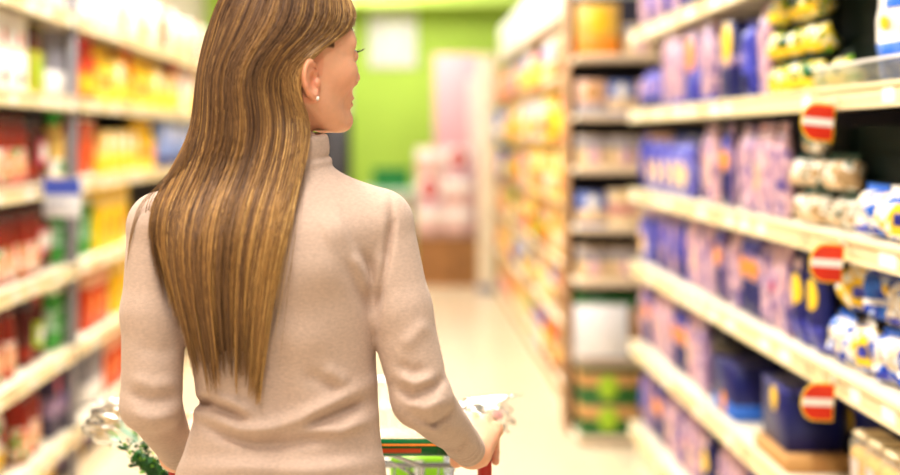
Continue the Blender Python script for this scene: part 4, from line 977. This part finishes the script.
me = np_mesh('trousers', V, Q, [attr_mat('dark_denim', .8, .2, bump=.3, bscale=600, mottle=.12, mscale=200)]); set_col(me, np.tile(np.array(lin((48, 58, 84))[:3]), (len(V), 1))); link('trousers', me, woman)
for s in (1, -1):
    J = np.array(LEG[s][2])
    def shoe(P, s=s, J=J):
        f = foot(P, s) - .006; sole = smax(smax(caps(P * np.array((1, 1, .3), F32), (J + (0, -.03, -.09)) * (1, 1, .3), (J + (0, .145, -.09)) * (1, 1, .3), .042, .036), P[:, 2] - .016, .003), .0 - P[:, 2], .003)
        return smax(smax(smin(f, sole, .004), .0005 - P[:, 2], .003), P[:, 2] - .10, .004)
    V, Q = surface_nets(shoe, J + (-.07, -.11, -.11), J + (.07, .23, .06), .005)
    me = np_mesh('shoe', V, Q, [attr_mat('brown_leather', .4, .5, bump=.1)]); set_col(me, np.tile(np.array(lin((92, 62, 44))[:3]), (len(V), 1))); link('shoe', me, woman)
# ------------------------------------------------------------------ hair: every strand falls from the crown, drapes over the shoulder blades
TRX = lambda z: float(np.interp(z, TOR[:, 0], TOR[:, 1]))
# photo outline of the hair mass: y pixel -> left edge, right edge
HL = np.array([(-50, 285), (-40, 258), (-25, 239), (0, 220), (30, 204), (60, 197), (100, 192), (130, 189), (155, 180), (180, 167), (205, 158), (240, 158), (280, 166), (330, 180), (385, 193)], float)
HRt = np.array([(-50, 300), (-40, 318), (-25, 338), (0, 350), (20, 353), (30, 352), (38, 346), (46, 335), (53, 319), (60, 306), (68, 299), (80, 297), (100, 303), (115, 310), (135, 312), (160, 308), (180, 303), (205, 299), (240, 291), (280, 282), (330, 273), (385, 266)], float)
def back_y(x, z):
    """y of the sweater's back at x, z"""
    a, b, cx, cy = (float(np.interp(z, TOR[:, 0], TOR[:, k])) for k in (2, 4, 1, 3)); u = min(.98, abs((x - cx) / a))
    y = cy - b * (1 - u ** 2.35) ** (1 / 2.35)
    for ex, ey, ez, r in ((-.165, 1.797, 1.375, .05), (-.346, 1.785, 1.326, .047)): pass
    if z > 1.27:   # shoulder roll
        t = min(1, max(0, (x + .175) / (-.171))); zc = 1.375 - .049 * t; d = z - zc
        if abs(d) < .05: y = min(y, 1.793 - math.sqrt(.05 ** 2 - d * d))
    return y - .004
def strand(u, layer, n, tip_py, ph, wav, clump_u, clump_k, start_py=-48):
    P = []
    for k in range(n):
        py = start_py + (tip_py - start_py) * (k / (n - 1)) ** (1.0)
        z = BZ(py) if py > 100 else 1.45 - (py - 136) / 702.0
        kk = clump_k * min(1, max(0, (py - 20) / 260)); uu = u + (clump_u - u) * kk
        L, R = np.interp(py, HL[:, 0], HL[:, 1]), np.interp(py, HRt[:, 0], HRt[:, 1])
        # psi: 0 = right outline, pi = left outline, beyond = far side of the head
        psi = PI * (1 - uu)
        xl, xr = (L - 403) / 700.0, (R - 403) / 712.0
        cx, rx = (xl + xr) / 2, (xr - xl) / 2
        wave = math.sin(py * .035 + ph) * wav * min(1, max(0, (py - 40) / 150))
        sh = 1 - layer * .22
        x = cx + rx * math.cos(psi) * (sh if py < 150 else 1 - layer * .06) + wave
        hb = 1.700 + .0 * z
        # depth: on the head an ellipse around the skull, lower down a sheet on the back
        cyh = 1.812; ryh = float(np.interp(py, [-50, -38, -10, 40, 90, 150], [.035, .075, .104, .114, .106, .090]))
        yh = cyh - ryh * math.sin(psi) * sh
        if py > 60 and math.sin(psi) > 0:
            yb = back_y(x, z) - .004 - (.024 * (1 - .55 * max(0, (py - 250) / 130))) * max(0.05, math.sin(psi)) ** .6 * (1 - layer * .85)
            t = min(1, max(0, (py - 105) / 85)); t = t * t * (3 - 2 * t)
            y = yh * (1 - t) + min(yb, yb if py > 190 else 9) * t
            y = min(y, back_y(x, z) - .003) if py > 178 else y
        else: y = yh
        P.append((x, y, z))
    return P
def hair_mesh(name, strands, mats, seg=3):
    """strands: list of (points, root radius, colour, tip colour)"""
    VV, QQ, CC = [], [], []; base = 0
    ang = np.arange(seg) * 2 * PI / seg
    for pts, r, ca, cb in strands:
        p = np.array(pts); n = len(p); t = np.gradient(p, axis=0); t /= np.linalg.norm(t, axis=1, keepdims=True) + 1e-9
        up = np.cross(t, np.array([.3, .9, .2])); up /= np.linalg.norm(up, axis=1, keepdims=True) + 1e-9; w = np.cross(t, up)
        k = np.linspace(0, 1, n); rad = r * np.clip((1 - k) / .26, .10, 1) ** .8
        ring = p[:, None, :] + (up[:, None, :] * np.cos(ang)[None, :, None] + w[:, None, :] * np.sin(ang)[None, :, None]) * rad[:, None, None]
        VV.append(ring.reshape(-1, 3)); col = np.array(ca)[None] * (1 - k[:, None]) + np.array(cb)[None] * k[:, None]; CC.append(np.repeat(col, seg, axis=0))
        i = np.arange(n - 1)[:, None] * seg; j = np.arange(seg)[None]; j2 = (j + 1) % seg
        QQ.append((base + np.stack([i + j, i + j2, i + seg + j2, i + seg + j], -1)).reshape(-1, 4)); base += n * seg
    me = np_mesh(name, np.concatenate(VV), np.concatenate(QQ), mats); set_col(me, np.concatenate(CC)); return me
HAIRM = attr_mat('brown_blonde_hair', .36, .55, mottle=.10, mscale=120)
hb = HAIRM.node_tree.nodes['Principled BSDF']; hb.inputs['Anisotropic'].default_value = .5
CD = [np.array(lin(c)[:3]) for c in ((78, 58, 50), (106, 80, 62), (142, 108, 72), (186, 146, 92), (224, 190, 132))]
rh = random.Random(5)
NCL = 60; CLU = [(i + rh.uniform(.1, .9)) / NCL for i in range(NCL)]; CLC = [rh.random() for _ in CLU]; CLT = [rh.random() for _ in CLU]
def tone(u, q):
    # golden near the face, cooler brown towards the crown, streaks by lock
    g = .34 * max(0, (u - .55) / .45) + q
    x = min(3.99, max(0, g * 4)); i = int(x); f = x - i; return CD[i] * (1 - f) + CD[i + 1] * f
ST = []; LAYS = []
def tip_of(u, q):
    # two points of the hair, long near its right edge and left of centre; shorter wisps to the left
    base = np.interp(u, [-.16, 0, .08, .18, .3, .45, .55, .7, .85, .93, 1.0], [196, 214, 262, 320, 372, 378, 362, 374, 384, 380, 360])
    return base - abs(rh.gauss(0, 44)) - (60 * q if q > .75 else 0)
NS = 6500
for i in range(NS):
    u = rh.uniform(-.16, 1.0) if rh.random() < .25 else rh.uniform(0, 1.0) ; layer = rh.random() ** 1.4
    ci = min(range(NCL), key=lambda k: abs(CLU[k] - u + rh.gauss(0, .006)))
    cu = CLU[ci] + (u - CLU[ci]) * .1 if u > 0 else u
    q = .18 + .29 * CLC[ci] ** 2.2 + rh.gauss(0, .10) - layer * .15 + (.22 if rh.random() < .08 else 0)
    tp = tip_of(u, rh.random()) + (CLT[ci] - .65) * 46
    ca = tone(u, q); cb = tone(u, q + .22) * np.array([1.05, .98, .82])
    LAYS.append(layer)
    ST.append((strand(u, layer, 26, tp, rh.uniform(0, 6), rh.uniform(.0004, .0022), cu, rh.uniform(.3, .85), -49 + rh.uniform(-1, 2)), rh.uniform(.00045, .0009), ca, cb))
def settle(strands, layers):
    """lifts every strand clear of head and sweater"""
    A = np.array([p for p, *_ in strands]); sh = A.shape; P = A.reshape(-1, 3).astype(F32); lay = np.repeat(np.array(layers, F32), sh[1])
    for fn, zlo, zhi, c0, c1 in ((head, 1.40, 1.75, .0035, .010), (sweater, 1.0, 1.47, .003, .012)):
        for _ in range(4):
            m = np.nonzero((P[:, 2] > zlo) & (P[:, 2] < zhi))[0]; p = P[m]; f = fn(p); want = c0 + c1 * (1 - lay[m]); k = np.nonzero(f < want)[0]
            if not len(k): break
            q = p[k]; e = .002; G = np.stack([fn(q + np.array(d, F32)) - fn(q - np.array(d, F32)) for d in ((e, 0, 0), (0, e, 0), (0, 0, e))], -1); G /= np.linalg.norm(G, axis=1, keepdims=True) + 1e-9
            yw = (q[:, 0] > HC[0] - .03) | (q[:, 2] < 1.45); yw &= q[:, 2] < 1.605; G[yw] = np.array((0, -1, 0), F32)
            P[m[k]] = q + G * np.minimum(.03, (want[k] - f[k]))[:, None]
    A = P.reshape(sh).astype(np.float64)
    for _ in range(2): A[:, 1:-1] = (A[:, :-2] + 2 * A[:, 1:-1] + A[:, 2:]) / 4
    return [(a, *r) for a, (_, *r) in zip(A, strands)]
ST = settle(ST, LAYS)
hair = link('hair', hair_mesh('hair', ST, [HAIRM]), woman)
# under-layer: the dense inner mass of hair, closing gaps between strands
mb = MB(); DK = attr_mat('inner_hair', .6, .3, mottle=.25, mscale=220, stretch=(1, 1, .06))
def under(a, b):
    tip = float(np.interp(a, [0, .1, .3, .5, .6, .8, .95, 1], [200, 255, 330, 345, 335, 345, 350, 335])); py = -48 + (tip + 48) * b
    return Vector(strand(a * .96 + .02, 1.0, 2, py, 0, 0, a, 0, py - .01)[1])
mb.grid(under, 60, 90, DK)
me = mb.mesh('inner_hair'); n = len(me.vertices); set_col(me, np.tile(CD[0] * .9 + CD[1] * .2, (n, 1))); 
o = link('inner_hair', me, hair)
def under2(a, b):
    py = -48 + (165 + 48) * b; return Vector(strand(-.32 * a + .02, 1.0, 2, py, 0, 0, 0, 0, py - .01)[1])
# loose wisps over the left shoulder and on the blade
WS = []
def wisp(pts, r=.0005, tone_=.35):
    P = []
    L = np.array(pts, float); t = np.linspace(0, 1, len(L)); tt = np.linspace(0, 1, 24)
    xs = np.interp(tt, t, L[:, 0]); ys = np.interp(tt, t, L[:, 1])
    for k in range(3): xs[1:-1] = (xs[:-2] + 2 * xs[1:-1] + xs[2:]) / 4; ys[1:-1] = (ys[:-2] + 2 * ys[1:-1] + ys[2:]) / 4
    for x_, y_ in zip(xs, ys):
        X, Z = BX(x_), BZ(y_); X = (x_ - 403) * 1.715 / 1250; Z = 1.45 - (y_ - 136) * 1.715 / 1250
        yy = back_y(max(-.335, X), Z) - .012 if X > -.33 else 1.742
        P.append((X, min(yy, 1.75), Z))
    WS.append((P, r, tone(.3, tone_), tone(.3, tone_ + .25)))
for d in range(7): wisp([(204 - d, 120), (184 - d * 2, 165), (160 - d * 3, 200), (150 - d * 2, 225 + d * 5), (148 - d * .8 + (d % 3), 250 + 8 * d)], .0005)
for d in range(5): wisp([(202, 122), (172 - d, 172), (138 - d, 205), (128 - d * .6, 235), (123 - d * .5, 262 + d * 5)], .00035)
for d in range(26):
    x0 = rh.uniform(196, 212); x1 = rh.uniform(146, 186); y1 = rh.uniform(235, 320); wisp([(x0, 128), (x0 - 18, 175), ((x0 + x1) / 2 - 4, 220), (x1, y1)], rh.uniform(.0005, .0009), rh.uniform(.15, .4))
for d in range(14):
    x0 = rh.uniform(255, 300); wisp([(x0 + 6, 150), (x0 + 3, 200), (x0 - 4, 260), (x0 - 16 + rh.uniform(-6, 8), rh.uniform(310, 372))], rh.uniform(.0004, .0006), rh.uniform(.3, .6))
link('loose_strands', hair_mesh('loose_strands', WS, [HAIRM]), hair)

# ------------------------------------------------------------------ the shopping cart
CHR = mat('chrome_wire', (200, 202, 206), rough=.2, metal=.9); CGREEN = mat('cart_green', (14, 96, 52), rough=.3); CRED = mat('cart_red', (186, 36, 28), rough=.3); CORG = mat('cart_orange', (240, 140, 30), rough=.35); RUB = mat('grey_rubber', (70, 70, 74), rough=.7)
cx0, cx1 = -.384, .142; cxm = (cx0 + cx1) / 2; HY, HZ = 2.075, .933
cart = empty('shopping_cart', (cxm, 2.5, 0)); tag(cart, 'wire shopping cart with green and red handle pushed by the woman', 'shopping cart')
def cpart(name, mb, par=cart):
    me = mb.mesh(name); me.transform(Matrix.Translation((-cxm, -2.5, 0))); return link(name, me, par)
mb = MB(); mb.tube([(cx0 + .03, HY, HZ), (cx1 - .03, HY, HZ)], .0140, CGREEN, 16); hd = cpart('handle', mb); hd['label'] = 'dark green cart handle'
mb = MB(); mb.tube([(cx0 + .12, HY, HZ + .0002), (cx1 - .085, HY, HZ + .0002)], .0143, mat('handle_sleeve', (10, 110, 56), rough=.25), 16); cpart('sleeve', mb, hd)
mb = MB()
mb.grid(lambda u, v: Vector((-.125 + .205 * u - .0, HY - .0152 * math.sin(.95 + v * .22), HZ + .0152 * math.cos(.95 + v * .22))), 6, 3, CORG); cpart('orange_line', mb, hd)
mb = MB(); mb.grid(lambda u, v: Vector((-.06 + .09 * u, HY - .0153 * math.sin(1.45 + v * .5), HZ + .0153 * math.cos(1.45 + v * .5))), 6, 3, mat('handle_panel', (206, 84, 28), rough=.35)); cpart('orange_panel', mb, hd)
for s, x in ((-1, cx0), (1, cx1)):
    mb = MB(); xx = x - s * .028
    mb.tube([(xx - s * .03, HY, HZ), (xx, HY, HZ), (xx + s * .02, HY, HZ - .01), (xx + s * .022, HY + .004, HZ - .04), (xx + s * .022, HY + .03, HZ - .10), (xx + s * .02, HY + .09, HZ - .14)], [.0150, .0150, .014, .012, .011, .011], CRED, 12); cpart('red_end', mb, hd)
# basket: rim, wires, floor
def ring(z, xa, xb, ya, yb): return [(xa, ya, z), (xb, ya, z), (xb, yb, z), (xa, yb, z)]
def bk(t):  # t 0 bottom .. 1 rim
    return (cx0 + .10 - .05 * t, cx1 - .10 + .05 * t, 2.30 - .06 * t, 2.86 + .16 * t, .46 + .40 * t)
mb = MB()
for t, r in ((0, .004), (.14, .0022), (.28, .0022), (.42, .0022), (.57, .0022), (.71, .0022), (.86, .0022), (1.0, .006)):
    xa, xb, ya, yb, z = bk(t); mb.tube(ring(z, xa, xb, ya, yb), r, CHR, 6, close=True)
A, Bq = bk(0), bk(1)
for k in range(17):
    f = k / 16
    for (p, q) in (((A[0] + (A[1] - A[0]) * f, A[2], A[4]), (Bq[0] + (Bq[1] - Bq[0]) * f, Bq[2], Bq[4])), ((A[0] + (A[1] - A[0]) * f, A[3], A[4]), (Bq[0] + (Bq[1] - Bq[0]) * f, Bq[3], Bq[4])),
                   ((A[0], A[2] + (A[3] - A[2]) * f, A[4]), (Bq[0], Bq[2] + (Bq[3] - Bq[2]) * f, Bq[4])), ((A[1], A[2] + (A[3] - A[2]) * f, A[4]), (Bq[1], Bq[2] + (Bq[3] - Bq[2]) * f, Bq[4]))): mb.tube([p, q], .0018, CHR, 5)
    mb.tube([(A[0] + (A[1] - A[0]) * f, A[2], A[4]), (A[0] + (A[1] - A[0]) * f, A[3], A[4])], .0018, CHR, 5)
cpart('basket', mb)
mb = MB(); mb.tube([(-.30, 2.19, .885), (-.24, 2.17, .90), (-.12, 2.165, .902), (-.02, 2.175, .895), (.03, 2.20, .87), (.035, 2.24, .80)], .004, CHR, 8); mb.tube([(-.29, 2.20, .872), (-.12, 2.185, .885), (-.02, 2.19, .878), (.02, 2.21, .85)], .003, CHR, 8); cpart('child_seat_wire', mb)
for s, x in ((-1, cx0 + .008), (1, cx1 - .008)):
    mb = MB(); mb.tube([(x, HY + .09, HZ - .14), (x - s * .02, 2.26, .44), (x - s * .03, 2.24, .26), (x - s * .02, 2.30, .15)], .011, CHR, 10); mb.tube([(x - s * .03, 2.25, .25), (x - s * .06, 2.55, .22), (x - s * .10, 2.92, .18)], .010, CHR, 10); cpart('side_frame', mb)
    for yy, xo in ((2.30, .02), (2.92, .10)):
        mb = MB(); xw = x - s * xo; mb.box(xw - .016, xw + .016, yy - .02, yy + .02, .118, .16, CHR, .004, 1)
        for e in (-.018, .0145): mb.box(xw + e, xw + e + .0035, yy - .016, yy + .016, .045, .12, CHR)
        cs = cpart('caster', mb); w2 = MB(); w2.lathe([(0, -.012), (.05, -.012), (.058, -.007), (.058, .007), (.05, .012), (0, .012)], RUB, 24)
        bmesh.ops.transform(w2.bm, matrix=Matrix.Translation((xw, yy, .0585)) @ Matrix.Rotation(PI / 2, 4, 'Y'), verts=w2.bm.verts); cpart('wheel', w2, cs)
# goods in the cart: two bulging clear bags of greens, a bunch of herbs, a lime carton
PLAST = bpy.data.materials.new('clear_bag_film'); PLAST.use_nodes = True; nt = PLAST.node_tree; nt.nodes.clear()
out = nt.nodes.new('ShaderNodeOutputMaterial'); tr = nt.nodes.new('ShaderNodeBsdfTransparent'); gl = nt.nodes.new('ShaderNodeBsdfGlossy'); df = nt.nodes.new('ShaderNodeBsdfTranslucent'); mx = nt.nodes.new('ShaderNodeMixShader'); mx2 = nt.nodes.new('ShaderNodeMixShader'); lw = nt.nodes.new('ShaderNodeLayerWeight')
gl.inputs['Roughness'].default_value = .12; df.inputs['Color'].default_value = (.95, .95, .95, 1); lw.inputs['Blend'].default_value = .12; mx2.inputs[0].default_value = .10
tcn = nt.nodes.new('ShaderNodeTexCoord'); nz = nt.nodes.new('ShaderNodeTexNoise'); nz.inputs['Scale'].default_value = 45; bpn = nt.nodes.new('ShaderNodeBump'); bpn.inputs['Strength'].default_value = .9; bpn.inputs['Distance'].default_value = .01
nt.links.new(tcn.outputs['Object'], nz.inputs['Vector']); nt.links.new(nz.outputs['Fac'], bpn.inputs['Height']); nt.links.new(bpn.outputs['Normal'], gl.inputs['Normal']); nt.links.new(bpn.outputs['Normal'], lw.inputs['Normal'])
nt.links.new(tr.outputs[0], mx2.inputs[1]); nt.links.new(df.outputs[0], mx2.inputs[2]); nt.links.new(lw.outputs['Fresnel'], mx.inputs[0]); nt.links.new(mx2.outputs[0], mx.inputs[1]); nt.links.new(gl.outputs[0], mx.inputs[2]); nt.links.new(mx.outputs[0], out.inputs[0])
LEAF = mat('dark_leaf', (30, 84, 18), rough=.5, noise=.35, nscale=60); LEAFL = mat('bright_leaf', (122, 176, 60), rough=.5, noise=.3, nscale=50); RADISH = mat('pink_radish', (236, 176, 170), rough=.4)
def bag_of(cx, cy, cz, rx, ry, rz, seed, name, label, neckdir):
    rs = np.random.default_rng(seed); ph = rs.uniform(0, 6, (7, 3)); fr = rs.uniform(2, 9, (7, 3))
    def fn(u, v):
        a, b = 2 * PI * u, PI * v; d = np.array([math.cos(a) * math.sin(b), math.sin(a) * math.sin(b), math.cos(b)])
        k = 1 + sum(.045 * math.sin(d @ fr[i] * 1.6 + ph[i, 0]) for i in range(7)) + .05 * math.sin(a * 9 + ph[0, 1]) * math.sin(b) * max(0, math.cos(b))
        p = np.array([rx * d[0], ry * d[1], rz * d[2]]) * k
        if v < .22: p = p * (1 - (.22 - v) * 1.2) + np.array(neckdir) * ((.22 - v) / .22) ** 1.5
        return Vector(p)
    mb = MB(); mb.grid(fn, 56, 36, PLAST); bmesh.ops.remove_doubles(mb.bm, verts=mb.bm.verts, dist=.0002); r = mb.build(name); r.location = (cx, cy, cz)
    return tag(r, label, 'bag', 'clear produce bags in the cart')
def leaf_bunch(mb, c, n, size, mats, rs, up=.6):
    for _ in range(n):
        d = Vector((rs.gauss(0, 1), rs.gauss(0, 1), abs(rs.gauss(0, 1)) * up)).normalized(); p = Vector(c) + d * rs.uniform(.1, 1) * size; w = size * rs.uniform(.22, .4); L = size * rs.uniform(.4, .7)
        t = d.orthogonal().normalized(); t = (Matrix.Rotation(rs.uniform(0, 6.3), 3, d) @ t); nn = d.cross(t); ph = rs.uniform(0, 6)
        mb.grid(lambda u, v: p + d * (v * L) + t * ((u - .5) * w * math.sin(PI * min(1, v * .9 + .08)) * (1 + .2 * math.sin(v * 22 + ph))) + nn * (.25 * w * (math.sin(u * 9 + v * 14 + ph)) * .4 + .3 * v * v * w), 5, 7, rs.choice(mats))
rb = random.Random(3)
b1 = bag_of(-.515, 2.40, .898, .09, .10, .045, 2, 'produce_bag', 'crinkled clear produce bag bulging from the cart by her left elbow', (-.10, 0, .012))
mb = MB(); leaf_bunch(mb, (-.50, 2.40, .86), 26, .05, [LEAFL, MINT], rb); o = mb.build('bagged_greens'); tag(o, 'pale green leaves inside the clear bag by her left elbow', 'greens')
b2 = bag_of(.150, 2.42, .905, .062, .08, .032, 5, 'produce_bag', 'crinkled clear produce bag bulging from the cart beyond her right hand', (.085, 0, .02))
mb = MB(); leaf_bunch(mb, (.165, 2.40, .892), 14, .022, [LEAFL, LEAFL], rb); o = mb.build('bagged_greens'); tag(o, 'bright green leaves inside the clear bag beyond her right hand', 'greens')
x, z = .182, .914; b = bmesh.new(); bmesh.ops.create_uvsphere(b, u_segments=16, v_segments=12, radius=.011); bmesh.ops.translate(b, vec=(x, 2.40, z), verts=b.verts); mb = MB(); mb.merge(b, RADISH, smooth=True); o = mb.build('radish')
mb = MB(); mb.tube([(x, 2.40, z + .010), (x + .004, 2.40, z + .020)], [.003, .001], LEAFL, 6); mb.build('stem', o); tag(o, 'small pale pink radish inside the clear bag beyond her right hand', 'radish')
mb = MB(); mb.tube([(-.466, 2.165, .900), (-.44, 2.165, .880), (-.40, 2.168, .835), (-.38, 2.17, .80)], [.010, .014, .014, .012], LEAF, 8)
for k in range(150):
    t = rb.random(); x = -.468 + .085 * t + rb.gauss(0, .005); z = .905 - .085 * t + rb.gauss(0, .005); leaf_bunch(mb, (x, 2.165 + rb.gauss(0, .008), z), 3, .017, [LEAF, LEAF, LEAF, LEAFL], rb)
hb_ = mb.build('herb_leaves'); hb_.name = 'herb_bunch'
for k in range(5): mb = MB(); mb.tube([(-.40 + k * .006, 2.17, .86), (-.36 + k * .008, 2.25, .74), (-.30 + k * .008, 2.36, .48)], .003, LEAFL, 6); mb.build('stem', hb_)
tag(hb_, 'dark green bunch of curly herbs leaning out of the cart beside her left forearm', 'herbs')
mb = MB(); LM = mat('lime_carton', (150, 206, 40), rough=.35); mb.box(-.05, .05, -.035, .035, 0, .385, LM, .004, 1); o = mb.build('grocery_carton'); mb = MB(); mb.box(-.006, .012, -.0362, -.0352, .005, .38, WHITE); mb.build('white_stripe', o)
o.location = (-.004 + .03, 2.365, .4655)
tag(o, 'lime green carton with white stripe standing in the cart by her right forearm', 'carton')
